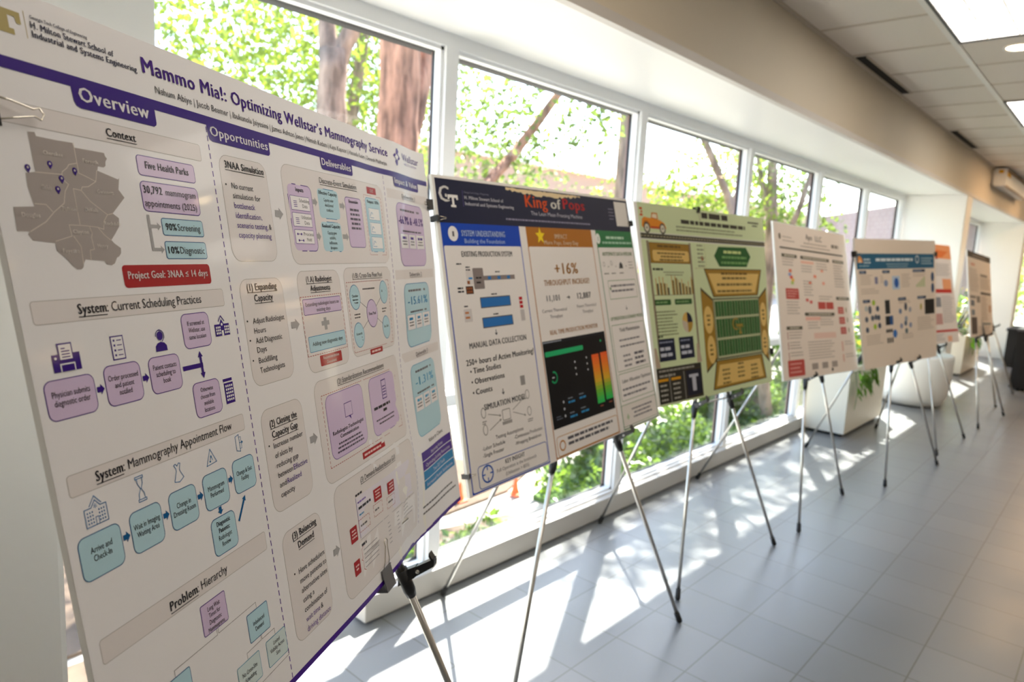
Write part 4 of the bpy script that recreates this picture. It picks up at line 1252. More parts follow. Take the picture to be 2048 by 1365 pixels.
a.grey(512, 850, 842, 2, 19, 10, '#5A5860', 6)
G2 = '#5E8A50'
a.text('AUTOMATE DATA PIPELINE', 936, 229, 14, G2, 258, b=1)
a.ring(938, 262, 8, 2, OU); a.ring(1000, 258, 8, 2, OU); a.poly([(1062, 280), (1068, 262), (1080, 254), (1094, 264), (1096, 280)], '#3A3A3E', 3); a.grey(1148, 254, 1196, 3, 12, 3, OU)
for x in (965, 1030, 1120): a.grey(x, 270, x + 14, 1, 6, 3, OU)
for x in (930, 990, 1060): a.grey(x, 296, x + 40, 1, 6, 5, OU)
a.rect(948, 326, 1190, 400, '#F0EBE8', 3, 3, G2, 2); a.grey(968, 344, 1178, 2, 20, 8, '#7A767E'); a.ell(962, 358, 5, 7, G2, 6)
dn_arrow(1074, 430)
a.text('OPTIMIZATION & SCENARIO MODEL', 926, 482, 13, G2, 284, b=1)
a.rect(922, 500, 1206, 684, '#F0EBE8', 3, 8, G2, 2); a.text('Yield Maximization', 985, 530, 15, DK, 176, b=1); a.grey(972, 560, 1192, 2, 24, 7, '#7A767E')
for k in range(3): a.grey(985, 622 + 20 * k, 1064, 1, 9, 8, '#8A868C'); a.grey(1082, 620 + 20 * k, 1180, 1, 9, 10, '#5A5660')
a.rect(922, 692, 1208, 800, '#F0EBE8', 3, 8, G2, 2); a.text('Labor Allocation Optimizer', 946, 730, 14, DK, 256, b=1); a.grey(940, 752, 1200, 2, 22, 8, '#7A767E')
a.rect(908, 814, 1212, 900, '#E8E2DC', 3, 8, G2, 2); a.grey(980, 836, 1180, 3, 16, 7, '#7A767E', al='c'); a.poly([(940, 866), (952, 850), (964, 866), (952, 876)], '#B8C8A8', 6)
P2C = [(-1.497, 1.3055, 1.7763), (-1.6249, 2.4827, 1.8046), (-1.4378, 2.5773, 0.8991), (-1.3054, 1.3254, 0.8849)]
p2, S2, N2 = poster('poster', 'poster with a navy heading strip over blue, amber and green columns, second in row', P2C, a, 0.010, (9, 5, 4, 0), gloss='matt_print')

# ------------------------------------------------------------------ poster 3: green with a sports field
a = Art(1219, 914, '#D0DDB0')
YE, OL, FG, NB = '#E0BE70', '#A07A2A', '#2E6632', '#141C34'
a.rect(0, 135, 1219, 158, '#4A463C', 2); a.line([(0, 146.5), (1219, 146.5)], 3, '#C8BE96', 3, (16, 10)); a.rect(0, 130, 1219, 134, '#E6E4DC', 2); a.rect(0, 159, 1219, 163, '#E6E4DC', 2)
# old yellow car
CA = '#E08A1C'
a.poly([(18, 104), (24, 74), (42, 62), (78, 66), (120, 66), (168, 72), (200, 84), (214, 106), (206, 112), (30, 112)], CA, 3)
a.poly([(96, 66), (104, 40), (150, 40), (152, 70)], '#C8761A', 3); a.poly([(104, 62), (110, 46), (142, 46), (144, 66)], '#E8DCC0', 4)
for x in (56, 182): a.ell(x, 110, 25, 25, '#4A4438', 5); a.ell(x, 110, 17, 17, '#D8D2BC', 6); a.ell(x, 110, 5, 5, '#4A4438', 7)
a.poly([(30, 100), (40, 80), (66, 78), (86, 96), (86, 104), (80, 96), (56, 84), (40, 92)], '#B86A14', 4); a.rect(86, 102, 160, 112, '#C24A20', 4)
for k in range(3): a.rect(12 + 9 * (k % 2), 22 + 14 * k, 34, 32 + 14 * k, '#C8501E', 3)
a.grey(541, 12, 830, 1, 9, 28, '#3A382E', 6, 4)
a.grey(346, 58, 1070, 1, 9, 19, '#3A382E', 6, 4)
a.grey(300, 90, 1046, 2, 16, 7, '#7C8464'); a.grey(1030, 30, 1178, 1, 8, 9, '#4A4A3C'); a.grey(1080, 46, 1150, 1, 8, 8, '#4A4A3C')
for x in (46, 404): a.rect(x - 8, 168, x + 8, 706, '#6E5E50', 3); a.rect(x - 2.5, 168, x + 2.5, 706, '#A8967C', 4)
a.rect(56, 174, 396, 268, OL, 2, 0, '#6E5420', 3); a.rect(74, 206, 390, 260, YE, 4, 16, '#8A6A28', 2)
a.grey(100, 184, 340, 1, 9, 11, '#6E5420', 6, al='c'); a.grey(110, 218, 360, 3, 15, 8, '#7A6434', 6, al='c')
a.grey(65, 290, 164, 1, 9, 10, '#3C4430'); a.grey(150, 306, 330, 2, 12, 5, '#8C9474', al='c')
r = random.Random(5)
for k in range(11):
    x = 76 + 29 * k + (18 if k > 3 else 0)
    if x < 390:
        h1 = r.uniform(50, 92); h2 = h1 - r.uniform(8, 30)
        a.rect(x, 412 - h1, x + 8, 412, '#C6A868', 4); a.rect(x + 8, 412 - h2, x + 22, 412, '#7A6436' if k % 3 else '#454036', 4)
a.line([(56, 413), (382, 413)], 2, '#5A5A44')
for x0, x1 in ((48, 188), (222, 378)): a.rect(x0, 433, x1, 459, '#2C5A2C', 3, 6); a.grey(x0 + 12, 442, x1 - 12, 1, 9, 8, '#7FA46C', 6)
a.grey(52, 486, 235, 8, 15, 6, '#7A8460')
a.poly([(318, 545)] + [(318 + 48 * math.sin(t_ * math.pi / 12), 545 - 48 * math.cos(t_ * math.pi / 12)) for t_ in range(0, 7)], NB, 4)
a.poly([(318, 545)] + [(318 + 48 * math.sin(t_ * math.pi / 12), 545 - 48 * math.cos(t_ * math.pi / 12)) for t_ in range(6, 13)], '#B08A38', 4)
a.poly([(318, 545)] + [(318 + 48 * math.sin(t_ * math.pi / 12), 545 - 48 * math.cos(t_ * math.pi / 12)) for t_ in range(12, 20)], '#C8BAA4', 4)
a.poly([(318, 545)] + [(318 + 48 * math.sin(t_ * math.pi / 12), 545 - 48 * math.cos(t_ * math.pi / 12)) for t_ in range(19, 25)], '#D8B060', 4)
a.grey(44, 596, 90, 1, 9, 9, '#3C4430')
for x0, x1 in ((38, 182), (222, 356)): a.rect(x0, 612, x1, 714, NB, 4); a.grey(x0 + 14, 624, x1 - 12, 1, 9, 7, '#8A90A8', 6); a.grey(x0 + 14, 650, x1 - 12, 2, 28, 15, '#C2C6D4', 6)
for x in (10, 392): a.poly([(x - 18, 740), (x - 8, 650), (x + 10, 650), (x + 30, 740)], '#B8A48C', 5)
a.rect(0, 742, 408, 905, '#2E2C26', 3); a.grey(20, 752, 390, 1, 9, 9, '#9A968C', 5); a.grey(20, 774, 200, 1, 9, 10, '#9A968C', 5)
for x in (104, 236): a.rect(x - 3, 770, x + 3, 905, '#8E8C84', 5)
for x0 in (6, 118): a.rect(x0, 792, x0 + 86, 804, '#D8981C', 5); a.grey(x0 + 12, 818, x0 + 78, 4, 22, 8, '#B0ACA0', 5)
a.rect(250, 766, 402, 896, '#181C2C', 5, 0, '#4A3C1C', 3); a.poly([(282, 792), (370, 792), (370, 806), (344, 806), (344, 872), (308, 872), (308, 806), (282, 806)], '#B8BAC6', 7)
a.grey(470, 172, 540, 6, 20, 8, '#8A9070')
a.poly([(498, 232), (520, 226), (528, 246), (506, 250)], '#A0502C', 4); a.line([(545, 166), (548, 280)], 2, '#B8AC70'); a.line([(440, 288), (548, 284)], 2, '#B8AC70')
a.poly([(634, 224), (684, 176), (988, 172), (1036, 220), (984, 276), (682, 277)], '#1F5A28', 3)
a.grey(700, 194, 960, 1, 9, 14, '#C8D890', 6, al='c'); a.grey(700, 222, 1000, 2, 28, 12, '#6FA05C', 6, al='c')
def slab(pts, ins):
    a.poly(pts, '#4E4220', 3)
    cx = sum(p[0] for p in pts) / len(pts); cy = sum(p[1] for p in pts) / len(pts)
    a.poly([(cx + (x - cx) * .965, cy + (y - cy) * .93) for x, y in pts], OL, 4)
    if ins: a.poly([(cx + (x - cx) * .88, cy + 4 + (y - cy) * .72) for x, y in pts], YE, 5)
slab([(519, 288), (1158, 288), (1096, 430), (591, 431)], 1)
slab([(567, 748), (1105, 749), (1146, 886), (512, 892)], 1)
slab([(470, 380), (582, 438), (582, 744), (461, 803)], 0)
slab([(1205, 384), (1104, 440), (1108, 744), (1194, 800)], 0)
a.grey(640, 306, 1030, 1, 9, 12, '#6E5420', 6, al='c'); a.grey(650, 330, 1020, 1, 9, 12, '#7A6434', 6, al='c'); a.grey(620, 362, 1050, 1, 9, 13, '#7A6434', 6, al='c'); a.grey(640, 396, 1040, 1, 9, 12, '#7A6434', 6)
for x in (620, 790, 950): a.grey(x, 776 + (0 if x == 790 else 20), x + 90, 4, 22, 10, '#7A6434', 6, al='c')
for x, y, rx, ry in ((524, 542, 46, 68), (530, 690, 42, 70), (1150, 535, 40, 66), (1150, 690, 38, 70)): a.ell(x, y, rx, ry, YE, 5); a.grey(x - 18, y - 26, x + 18, 3, 22, 10, '#6E5420', 7, al='c')
a.rect(584, 436, 1104, 746, '#5A5A44', 3); a.rect(592, 444, 1096, 738, '#B8BC94', 4)
for (y0, y1) in ((452, 530), (542, 636), (648, 728)):
    for k in range(16):
        a.rect(600 + 31 * k, y0, 628 + 31 * k, y1, FG if k % 2 else '#285828', 5)
gt_logo(a, 770, 540, 1.35, '#A88A3C', '#2C602E', 6)
P3C = [(-1.653, 2.6086, 1.8096), (-1.6002, 3.8417, 1.8155), (-1.4385, 3.816, 0.9115), (-1.4892, 2.6755, 0.9165)]
p3, S3, N3 = poster('poster', 'pale green poster with a sports field diagram and a yellow car, third in the row', P3C, a, 0.012, (24, 0, 0, 0), gloss='matt_print')

# ------------------------------------------------------------------ poster 4: cream with red boxes
a = Art(1219, 914, '#EFE2D6')
RD, DG = '#C0504A', '#5A5648'
a.poly([(56, 66), (70, 58), (86, 66), (86, 88), (70, 96), (56, 88)], '#6A6050', 3); a.grey(110, 74, 300, 2, 22, 6, '#B0A498')
a.text('Apo', 479, 72, 34, '#6E6860', 110, b=1); a.text('LLC', 640, 74, 34, '#6E6860', 118, b=1); a.grey(380, 92, 900, 2, 22, 8, '#B8ACA0', al='c'); a.grey(930, 78, 1090, 1, 10, 22, '#8A8074')
a.rect(60, 138, 1140, 148, '#57534A', 3)
for x0, x1, y in ((80, 309, 178), (366, 858, 178), (927, 1140, 178), (930, 1182, 422), (366, 870, 526), (78, 310, 608)): a.rect(x0, y, x1, y + 20, DG, 3); a.grey(x0 + 24, y + 5, x1 - 24, 1, 9, 9, '#CFC6B4', 5, al='c')
a.rect(104, 382, 298, 446, RD, 3, 8); a.rect(62, 806, 300, 902, RD, 3, 10); a.rect(594, 458, 724, 504, RD, 3, 4); a.rect(734, 458, 866, 504, RD, 3, 4)
for k in range(3): a.rect(942 + 8 * k, 488 + 67 * k, 1050 + 8 * k, 534 + 67 * k, RD, 3, 4); a.grey(960 + 8 * k, 500 + 67 * k, 1036 + 8 * k, 2, 16, 7, '#E8B0A8', 5); a.ell(1100 + 8 * k, 508 + 67 * k, 14, 18, '#B0A488', 3)
for k in range(3): a.grey(90, 824 + 24 * k, 280, 1, 9, 9, '#E0A098', 5); a.grey(124, 394 + 16 * (k % 3), 280, 1, 9, 7, '#E0A098', 5)
a.rect(366, 208, 580, 224, '#F0C0AC', 3); a.rect(372, 552, 620, 574, '#F0BFB0', 3); a.rect(486, 652, 864, 688, '#EBCABC', 3)
for (x0, y0, x1, n_) in ((84, 206, 300, 3), (366, 236, 560, 3), (620, 212, 860, 3), (930, 212, 1130, 6), (104, 460, 310, 5), (380, 330, 540, 6), (620, 420, 860, 2), (600, 548, 860, 4), (400, 584, 600, 3), (110, 640, 310, 3), (110, 700, 310, 3), (110, 760, 310, 2), (380, 704, 860, 7), (1010, 716, 1190, 2), (1010, 800, 1190, 2), (930, 300, 1160, 4)):
    a.grey(x0, y0, x1, n_, 17, 6, '#B5AAA0')
for k in range(3): a.rect(412 + 165 * k, 838, 510 + 165 * k, 876, '#A79C94', 3)
for x, y, c in ((170, 268, '#E07A5A'), (160, 290, '#9AA4D0'), (180, 306, '#E05A4A'), (200, 322, '#E8C060'), (190, 340, '#B8D070'), (560, 290, '#F08A6A'), (470, 330, '#F07A5A'), (690, 250, '#F0A890'), (700, 330, '#F0A890'), (400, 440, '#D8605A'), (460, 452, '#D8605A')): a.rect(x, y, x + 44, y + 18, c, 3, 4)
for y in (640, 700, 760): a.rect(84, y, 92, y + 44, '#A86A64', 3)
a.rect(950, 716, 980, 780, '#E0B8A8', 3); a.rect(950, 800, 980, 850, '#E0B8A8', 3)
P4C = [(-1.5808, 3.9504, 1.8029), (-1.5465, 5.1245, 1.7764), (-1.3551, 5.1416, 0.8622), (-1.3975, 3.8858, 0.9182)]
p4, S4, N4 = poster('poster', 'cream poster with dark red boxes under a thin dark line, fourth in the row', P4C, a, 0.010, (12, 6, 6, 6), gloss='matt_print')

# ------------------------------------------------------------------ poster 5: blank top, teal band
a = Art(1219, 914, '#EFE0D0')
TE, NY = '#1F6285', '#2A3A56'
a.rect(6, 104, 1192, 214, TE, 2)
a.poly([(20, 168), (28, 128), (52, 120), (80, 136), (92, 168)], '#E89A4A', 3); a.poly([(40, 168), (56, 140), (70, 168)], '#F2D8B8', 4)
a.grey(104, 140, 210, 2, 22, 12, '#BFD6E0', 5); a.grey(270, 138, 860, 1, 9, 20, '#DCE8EE', 6, 4); a.grey(380, 176, 800, 2, 18, 8, '#8FB4C6', 5, al='c')
a.ring(905, 146, 26, 9, '#DCE8EE', 5); a.grey(970, 134, 1170, 3, 20, 9, '#9DBCCB', 5); a.grey(40, 186, 210, 1, 9, 10, '#8FB4C6', 5)
for x0, x1, y in ((30, 126, 224), (355, 464, 224), (826, 1032, 222), (50, 150, 428), (574, 700, 428), (890, 1040, 428)): a.rect(x0, y, x1, y + 22, NY, 3); a.grey(x0 + 16, y + 6, x1 - 16, 1, 9, 9, '#9AA8C0', 5)
a.rect(496, 268, 612, 366, '#BFD2E4', 3); a.ell(560, 318, 34, 36, '#2E64B8', 4); a.ell(400, 318, 30, 24, '#8A98B8', 3); a.rect(240, 270, 282, 320, '#8C8AA8', 3)
for k in range(5): a.rect(880 + 32 * k, 356 - 20 - 14 * k, 896 + 32 * k, 358, '#A8C078', 3)
for y in (284, 370): a.ell(1162, y, 26, 38, '#244A78', 3)
a.rect(1014, 456, 1188, 572, '#15171A', 3); a.ell(948, 510, 18, 26, '#B8A848', 3)
a.rect(366, 440, 440, 540, '#26292E', 3); a.rect(362, 556, 480, 622, '#20262E', 3); a.rect(430, 556, 480, 622, '#2E5A94', 4); a.ell(500, 690, 34, 30, '#3E78C4', 3)
for k in range(3): a.rect(362 + 36 * k, 652, 392 + 36 * k, 676, '#1E1E22', 3); a.rect(372 + 36 * k, 714, 396 + 36 * k, 752, '#3A3632', 3)
for x, y, c in ((200, 452, '#A8C83C'), (200, 622, '#A8C83C'), (90, 490, '#BFC4C2'), (140, 500, '#5A6272'), (252, 496, '#4A5468'), (84, 566, '#5A6272'), (170, 560, '#5A6272'), (220, 556, '#5A6272'), (262, 560, '#4A5468'), (84, 640, '#4A5468'), (268, 618, '#4A5468'), (600, 530, '#7A88A4'), (690, 500, '#3E465A'), (760, 524, '#A8A8B0'), (690, 590, '#9AA4B4'), (610, 640, '#9098B4'), (680, 622, '#5A6A80'), (760, 640, '#9098B4'), (690, 680, '#5A7078')):
    a.ell(x, y, 24, 20 if y != 500 else 30, c, 3)
for (x0, y0, x1, n_) in ((40, 256, 220, 5), (40, 352, 300, 3), (320, 262, 370, 4), (640, 256, 800, 7), (830, 256, 1060, 2), (60, 680, 320, 5), (580, 450, 800, 2), (620, 700, 800, 3), (880, 590, 1180, 7)): a.grey(x0, y0, x1, n_, 15, 5, '#B8A898')
P5C = [(-1.4725, 5.0993, 1.7607), (-1.232, 6.3597, 1.8014), (-1.0954, 6.2848, 0.8946), (-1.3128, 5.1482, 0.8613)]
p5, S5, N5 = poster('poster', 'poster with a blank cream top and a teal heading band, fifth in the row', P5C, a, 0.010, (4, 0, 0, 0), gloss='matt_print')

# ------------------------------------------------------------------ poster 6: orange heading, mostly hidden
a = Art(1219, 914, '#EFE6E0')
a.rect(0, 0, 1219, 130, '#F2A06A', 2); a.poly([(500, 40), (1150, 60), (1000, 120), (520, 110)], '#E87A38', 3); a.rect(0, 118, 900, 136, '#B8402C', 3)
a.rect(560, 230, 760, 400, '#D65A50', 3); a.rect(960, 320, 1160, 420, '#F2A878', 3); a.rect(560, 416, 1160, 450, '#C8342C', 3)
a.rect(600, 490, 880, 580, '#8A8C94', 3); a.rect(620, 640, 880, 740, '#C89A94', 3); a.rect(540, 790, 1219, 812, '#C8504C', 3); a.rect(960, 850, 1060, 900, '#F0B898', 3)
for (x0, y0, x1, n_) in ((800, 180, 1160, 7), (900, 480, 1180, 15), (600, 830, 900, 4)): a.grey(x0, y0, x1, n_, 17, 6, '#A8A4A4')
P6C = [(-1.56, 6.463, 1.808), (-1.3591, 7.6655, 1.7997), (-1.1649, 7.6269, 0.907), (-1.3658, 6.4244, 0.9153)]
p6, S6, N6 = poster('poster', 'poster with an orange heading and red lines, mostly hidden behind the teal one', P6C, a, 0.010, gloss='matt_print')

# ------------------------------------------------------------------ poster 7: dark strip on top
a = Art(1219, 914, '#EADFD4')
a.rect(0, 0, 1219, 66, '#4E4844', 2); a.grey(200, 24, 1000, 2, 18, 9, '#9A928C', 5, al='c')
for x0, y0, x1, y1, c in ((620, 220, 1000, 250, '#9A948E'), (600, 420, 1160, 448, '#5E5A58'), (60, 470, 340, 500, '#8A847E'), (380, 470, 560, 540, '#8E8880'), (80, 520, 260, 580, '#6E7680'), (100, 620, 260, 680, '#7E8A94'), (80, 700, 360, 880, '#5A5250'), (640, 760, 1120, 784, '#7E8486'), (1020, 560, 1160, 640, '#C8A890'), (150, 120, 360, 150, '#D8A898')):
    a.rect(x0, y0, x1, y1, c, 3)
for (x0, y0, x1, n_) in ((80, 180, 520, 14), (600, 270, 1160, 7), (600, 470, 980, 15), (420, 800, 1160, 6)): a.grey(x0, y0, x1, n_, 18, 7, '#B0A498')
P7C = [(-1.351, 8.522, 1.789), (-1.3053, 9.739, 1.7324), (-1.1543, 9.6915, 0.8318), (-1.2, 8.4744, 0.8884)]
p7, S7, N7 = poster('poster', 'distant poster with a narrow dark strip along its top, in front of the far pier', P7C, a, 0.010, gloss='matt_print')

# ------------------------------------------------------------------ last board, seen almost edge on
a = Art(1219, 914, '#F2F0EC')
P8C = [(-1.395, 9.90, 1.80), (-1.565, 11.108, 1.80), (-1.405, 11.13, 0.905), (-1.235, 9.922, 0.905)]
p8, S8, N8 = poster('poster', 'white board seen almost edge on as a bright upright strip, last in the row', P8C, a, 0.012, gloss='matt_print')
# ------------------------------------------------------------------ easels
def easel(label, S, nrm, uc, foot_l, foot_r, foot_r2, W=1219, H=914, gap=0.045, bold=1.0, bar=0.015):
    """tripod behind a board; uc is the board millimetre below which the head sits, feet are on the floor"""
    def lo(z):                                    # board millimetre row at height z
        a, b = S(uc, 0).z, S(uc, H).z
        return (a - z) / (a - b) * H
    head = S(uc, lo(1.32), -gap)
    t = empty('easel', (head.x, head.y, 0), label, 'easel', 'silver tripod easels')
    feet = [Vector((*f, 0.0)) for f in (foot_l, foot_r, foot_r2)]
    hubs = MB()
    hubs.tube([head - Vector((0, 0, .04)), head + Vector((0, 0, .05))], .022, 12)
    hubs.build('head', M['black'], t)
    mast = MB().tube([head, S(uc, lo(1.62), -gap + .01)], .009, 8).build('mast', M['alu'], t)
    zj = 0.855
    js = []
    for k, f in enumerate(feet):
        d = (f - head)
        j = head + d * ((head.z - zj) / head.z)
        js.append(j)
        m = MB()
        m.tube([head, j], .0105 * bold, 10)
        m.tube([j, head + d * .985], .0085 * bold, 10)
        leg = m.build('leg', M['alu'], t, True)
        d = d.normalized()
        MB().tube([f - d * .055, f - d * .012, f + Vector((0, 0, .004))], [.0115, .013, .011], 10).build('foot', M['rubber'], leg, True)
        c = MB().tube([j - d * .028, j + d * .03, j + d * .05], [.0145, .0145, .011], 10)
        c.build('collar', M['black'], leg, True)
    # cross bar between the two front legs
    MB().tube([js[0] + Vector((0, 0, bar)), js[1] + Vector((0, 0, bar))], .0045, 8).build('cross_bar', M['alu'], t)
    # fold-out arms that carry the board
    n2 = Vector((nrm.x, nrm.y, 0)).normalized()
    s = n2.cross(Vector((0, 0, 1)))
    for j in js[:2]:
        o = j + Vector((0, 0, .012))
        a = MB()
        def blk(p, q, h0, h1, wd):
            p, q = Vector(p), Vector(q)
            up = Vector((0, 0, 1))
            a.hexa([p + s * wd - up * h0, p - s * wd - up * h0, p - s * wd + up * h0, p + s * wd + up * h0,
                    q + s * wd - up * h1, q - s * wd - up * h1, q - s * wd + up * h1, q + s * wd + up * h1])
        blk(o - n2 * .012 - Vector((0, 0, .012)), o + n2 * .026 + Vector((0, 0, .012)), .016, .013, .010)
        blk(o + n2 * .020 + Vector((0, 0, .008)), o + n2 * .068 + Vector((0, 0, .040)), .012, .009, .009)
        blk(o + n2 * .069 + Vector((0, 0, .038)), o + n2 * .056 + Vector((0, 0, .056)), .005, .004, .009)
        arm = a.build('holder', M['black'], t)
        r = MB().tube([o + n2 * .032 + s * .0105 + Vector((0, 0, .014)), o + n2 * .032 - s * .0105 + Vector((0, 0, .014))], .0045, 10)
        r.build('rivet', M['alu'], arm, True)
    return t
easel('silver tripod easel carrying the nearest purple poster, its black arm under the bottom edge', S1, N1, 640, (-0.41, -0.08), (-1.09, 1.31), (-1.62, 0.50), bar=0.14)
easel('silver tripod easel under the navy and blue poster, second in the row', S2, N2, 750, (-1.28, 1.49), (-1.28, 2.63), (-2.15, 2.02))
easel('silver tripod easel under the green sports field poster, third in the row', S3, N3, 560, (-1.38, 2.79), (-1.31, 3.77), (-2.15, 3.26))
easel('silver tripod easel under the cream poster with red boxes, fourth in the row', S4, N4, 560, (-1.28, 4.06), (-1.31, 4.98), (-2.15, 4.47))
easel('silver tripod easel under the poster with the teal band, fifth in the row', S5, N5, 620, (-1.15, 5.41), (-1.0, 6.38), (-1.92, 6.0))
easel('silver tripod easel under the half hidden orange poster, sixth in the row', S6, N6, 620, (-1.065, 6.707), (-1.013, 7.64), (-1.70, 7.3))
easel('silver tripod easel under the distant poster with the dark top strip', S7, N7, 560, (-0.988, 8.228), (-0.89, 9.211), (-1.85, 9.78), bold=1.2)
easel('silver tripod easel under the last edge-on white board, by the black table', S8, N8, 560, (-1.03, 9.72), (-1.0, 11.0), (-1.95, 10.6), bold=1.5)

# ------------------------------------------------------------------ binder clips
M['clip_grey'] = mat('worn_grey_clip', '#6C6C70', 0.4, metal=0.5)
def clip(label, S, x, y, edge, size=.032, body='black', front=1):
    """spring clip on a board edge; edge is 'l', 'r', 't' or 'b'"""
    dx, dy = {'l': (-1, 0), 'r': (1, 0), 't': (0, -1), 'b': (0, 1)}[edge]
    k = size * 1000
    o = S(x, y, 0)
    t = empty('binder_clip', o, label, 'binder clip', 'binder clips on the poster edges')
    def Q(out, along, d):                          # out from the edge, along the edge, d off the print
        px = x + dx * out * k + (0 if dx else along * k)
        py = y + dy * out * k + (0 if dy else along * k)
        return S(px, py, d)
    b = MB()
    th = .0035
    wd = .5
    # two jaws that close on the board and a flat spine
    for sgn, d0 in ((1, .002), (-1, -.011)):
        b.hexa([Q(-.42, -wd, d0), Q(-.42, wd, d0), Q(-.42, wd, d0 + sgn * .001), Q(-.42, -wd, d0 + sgn * .001),
                Q(.42, -wd, -.0045 + sgn * .013), Q(.42, wd, -.0045 + sgn * .013), Q(.42, wd, -.0045 + sgn * .0145), Q(.42, -wd, -.0045 + sgn * .0145)])
    b.hexa([Q(.42, -wd, .010), Q(.42, wd, .010), Q(.47, wd, .010), Q(.47, -wd, .010), Q(.42, -wd, -.019), Q(.42, wd, -.019), Q(.47, wd, -.019), Q(.47, -wd, -.019)])
    b.tube([Q(-.42, -wd, .003), Q(-.42, wd, .003)], .0016, 8)
    b.build('clip_body', M[body], t)
    for sgn, d0 in ((1, .003), (-1, -.012)):
        m = MB()
        pts = [Q(-.40, -.32, d0), Q(-.75, -.24, d0 + sgn * .004), Q(-1.35, -.10, d0 + sgn * .006), Q(-1.55, -.17, d0 + sgn * .006), Q(-1.68, 0, d0 + sgn * .006), Q(-1.55, .17, d0 + sgn * .006), Q(-1.35, .10, d0 + sgn * .006), Q(-.75, .24, d0 + sgn * .004), Q(-.40, .32, d0)]
        m.tube(pts, .0011, 6)
        m.build('wire_handle', M['chrome'], t, True)
    return t
clip('grey binder clip with upright wire handle on the bottom edge of the purple poster', S1, 702, 906, 'b', .046, 'clip_grey')
clip('silver wire binder clip at the left edge of the photo, on the purple poster', S1, 4, 130, 'l', .036)
clip('small black binder clip on the right edge of the purple poster', S1, 1217, 136, 'r', .028)
clip('black and silver binder clip on the upper left edge of the navy poster', S2, -6, 120, 'l', .017)
clip('small black binder clip on the lower left edge of the navy poster', S2, -6, 852, 'l', .014)
clip('small dark binder clip on the upper right edge of the navy poster', S2, 1221, 96, 'r', .022)
clip('black binder clip on the top edge of the green poster', S3, 512, 2, 't', .030)
clip('black binder clip on the lower right edge of the green poster', S3, 1219, 744, 'r', .036)
clip('black binder clip on the left edge of the teal banded poster', S5, 0, 108, 'l', .040)
clip('black binder clip on the right edge of the teal banded poster', S5, 1216, 106, 'r', .036)

# ------------------------------------------------------------------ planters
M['pot'] = mat('cream_planter', '#E9E2D2', 0.45)
M['pot2'] = mat('white_round_planter', '#F2F0EC', 0.4)
M['soil2'] = mat('potting_soil', '#4A3A2C', 0.95)
M['wheel'] = mat('black_plinth', '#161616', 0.6)
M['hleaf'] = leaf_mat('house_plant_leaf', '#2F6424', '#86B834')
M['bloom'] = leaf_mat('yellow_leaf', '#E0C020', '#F0D840')
def plants(t, x, y, z, wx, wy, n_, h, seed, spill=True, yellow=.12):
    r = random.Random(seed)
    f, q, s = MB(), MB(), MB()
    for _ in range(n_):
        bx, by = x + r.uniform(-wx, wx) * .8, y + r.uniform(-wy, wy) * .9
        top = Vector((bx + r.uniform(-.12, .12), by + r.uniform(-.15, .15), z + h * r.uniform(.4, 1)))
        s.tube([(bx, by, z), ((bx + top.x) / 2, (by + top.y) / 2, z + (top.z - z) * .6), top], .004, 5)
        for _ in range(7):
            g = f if r.random() > yellow else q
            p = Vector((bx, by, z)).lerp(top, r.uniform(.35, 1))
            g.leaf(p, (r.uniform(-.6, .6), r.uniform(-.6, .6), 1), (r.uniform(-1, 1), r.uniform(-1, 1), r.uniform(-.2, .6)), r.uniform(.09, .17), r.uniform(.035, .06))
    if spill:
        for _ in range(8):
            bx, by = x + wx * r.uniform(.75, 1.0), y + r.uniform(-wy, wy * .2)
            ln = r.uniform(.1, .34)
            pts = [(bx, by, z), (bx + .05, by, z + .02), (bx + .085, by - .01, z - ln * .5), (bx + .08, by - .02, z - ln)]
            s.tube(pts, .003, 5)
            for k in range(6):
                p = Vector(pts[1]).lerp(Vector(pts[3]), k / 8) + Vector((.03, 0, 0))
                f.leaf(p, (1, r.uniform(-.6, .2), .5), (r.uniform(-.3, .5), r.uniform(-1, 1), -1), r.uniform(.07, .12), r.uniform(.04, .06))
    f.build('foliage', M['hleaf'], t)
    if len(q.bm.faces): q.build('yellow_leaves', M['bloom'], t)
    s.build('stem', M['hleaf'], t)
def box_planter(label, x0, y0, x1, y1, h, n_, hp, seed, yellow=.12):
    t = empty('planter', ((x0 + x1) / 2, (y0 + y1) / 2, 0), label, 'planter', 'planters along the windows')
    MB().box((x0 + .04, y0 + .04, 0), (x1 - .04, y1 - .04, .03)).build('plinth', M['wheel'], t)
    b = MB()
    b.box((x0, y0, .03), (x1, y1, .06))
    w_ = .025
    b.box((x0, y0, .06), (x1, y0 + w_, h)).box((x0, y1 - w_, .06), (x1, y1, h)).box((x0, y0 + w_, .06), (x0 + w_, y1 - w_, h)).box((x1 - w_, y0 + w_, .06), (x1, y1 - w_, h))
    b.build('box', M['pot'], t)
    MB().box((x0 + w_, y0 + w_, h - .08), (x1 - w_, y1 - w_, h - .05)).build('soil', M['soil2'], t)
    plants(t, (x0 + x1) / 2, (y0 + y1) / 2, h - .05, (x1 - x0) / 2, (y1 - y0) / 2, n_, hp, seed, True, yellow)
box_planter('cream box planter with trailing plants under the windows, behind the red boxed poster', -2.16, 6.62, -1.80, 7.85, .64, 26, .62, 2)
box_planter('cream box planter with yellow flecked plants, beyond the round white planter', -2.14, 12.0, -1.76, 13.4, .60, 26, .75, 5, .3)
t = empty('round_planter', (-1.80, 9.05, 0), 'round white planter on the floor beneath the teal banded poster', 'planter')
MB().lathe([(.20, .004), (.30, .02), (.355, .12), (.375, .3), (.38, .56), (.375, .60), (.35, .60), (.345, .5), (0.001, .5)], (-1.78, 9.05, 0), 40).build('bowl', M['pot2'], t, True)
r0 = MB()
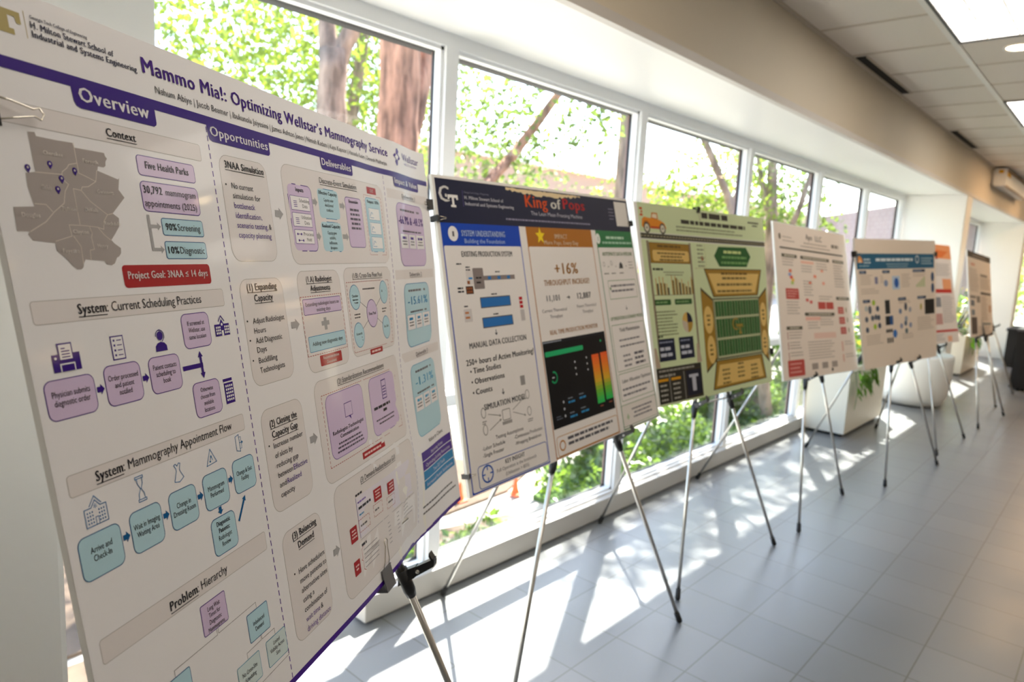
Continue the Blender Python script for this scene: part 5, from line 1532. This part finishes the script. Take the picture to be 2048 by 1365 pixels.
bmesh.ops.create_circle(r0.bm, cap_ends=True, segments=32, radius=.344, matrix=Matrix.Translation((-1.78, 9.05, .53)))
r0.build('soil', M['soil2'], t)
plants(t, -1.80, 9.05, .53, .25, .25, 20, .7, 9, False, .2)

# ------------------------------------------------------------------ black table at the right edge
M['cloth'] = mat('black_tablecloth', '#141418', 0.75)
M['tabletop'] = mat('dark_table_top', '#5A5860', 0.35)
M['red'] = mat('red_plastic', '#D0202C', 0.4)
t = empty('table', (-.5, 11.7, 0), 'table under a black cloth at the right edge of the photo', 'table')
MB().box((-1.10, 11.36, .80), (.75, 12.0, .83), .005).build('table_top', M['tabletop'], t)
m = MB()
per = []
for k in range(60):
    per.append((-1.09 + 1.83 * k / 60, 11.37))
ring_t = [(-1.09, 11.37), (.74, 11.37), (.74, 11.99), (-1.09, 11.99)]
pts = []
for (p, q) in zip(ring_t, ring_t[1:] + ring_t[:1]):
    for k in range(24):
        f = k / 24
        pts.append((p[0] + (q[0] - p[0]) * f, p[1] + (q[1] - p[1]) * f))
for i in range(len(pts)):
    p, q = pts[i], pts[(i + 1) % len(pts)]
    a0, a1 = .012 * math.sin(i * 1.3), .012 * math.sin((i + 1) * 1.3)
    m.poly([(p[0], p[1], .80), (q[0], q[1], .80), (q[0] + a1, q[1] - a1, .03), (p[0] + a0, p[1] - a0, .03)])
m.build('table_skirt', M['cloth'], t)
for x, y in ((-1.0, 11.45), (.65, 11.45), (-1.0, 11.9), (.65, 11.9)):
    MB().tube([(x, y, 0), (x, y, .80)], .016, 8).build('leg', M['black'], t)
t = empty('cup', (-.93, 11.5, .83), 'red cup standing on the black table at the right edge', 'cup')
MB().lathe([(.001, .002), (.036, .002), (.048, .16), (.045, .16), (.034, .01), (.001, .01)], (-.93, 11.5, .83), 24).build('body', M['red'], t, True)
t = empty('table', (-1.6, 12.9, 0), 'farther low black table behind the last easels', 'table')
MB().box((-1.50, 14.0, .60), (-1.12, 15.0, .64), .005).build('table_top', M['cloth'], t)
MB().box((-1.48, 14.02, .02), (-1.14, 14.98, .599)).build('table_skirt', M['cloth'], t)

# tidy up the drawing tool
bpy.data.objects.remove(_fo)
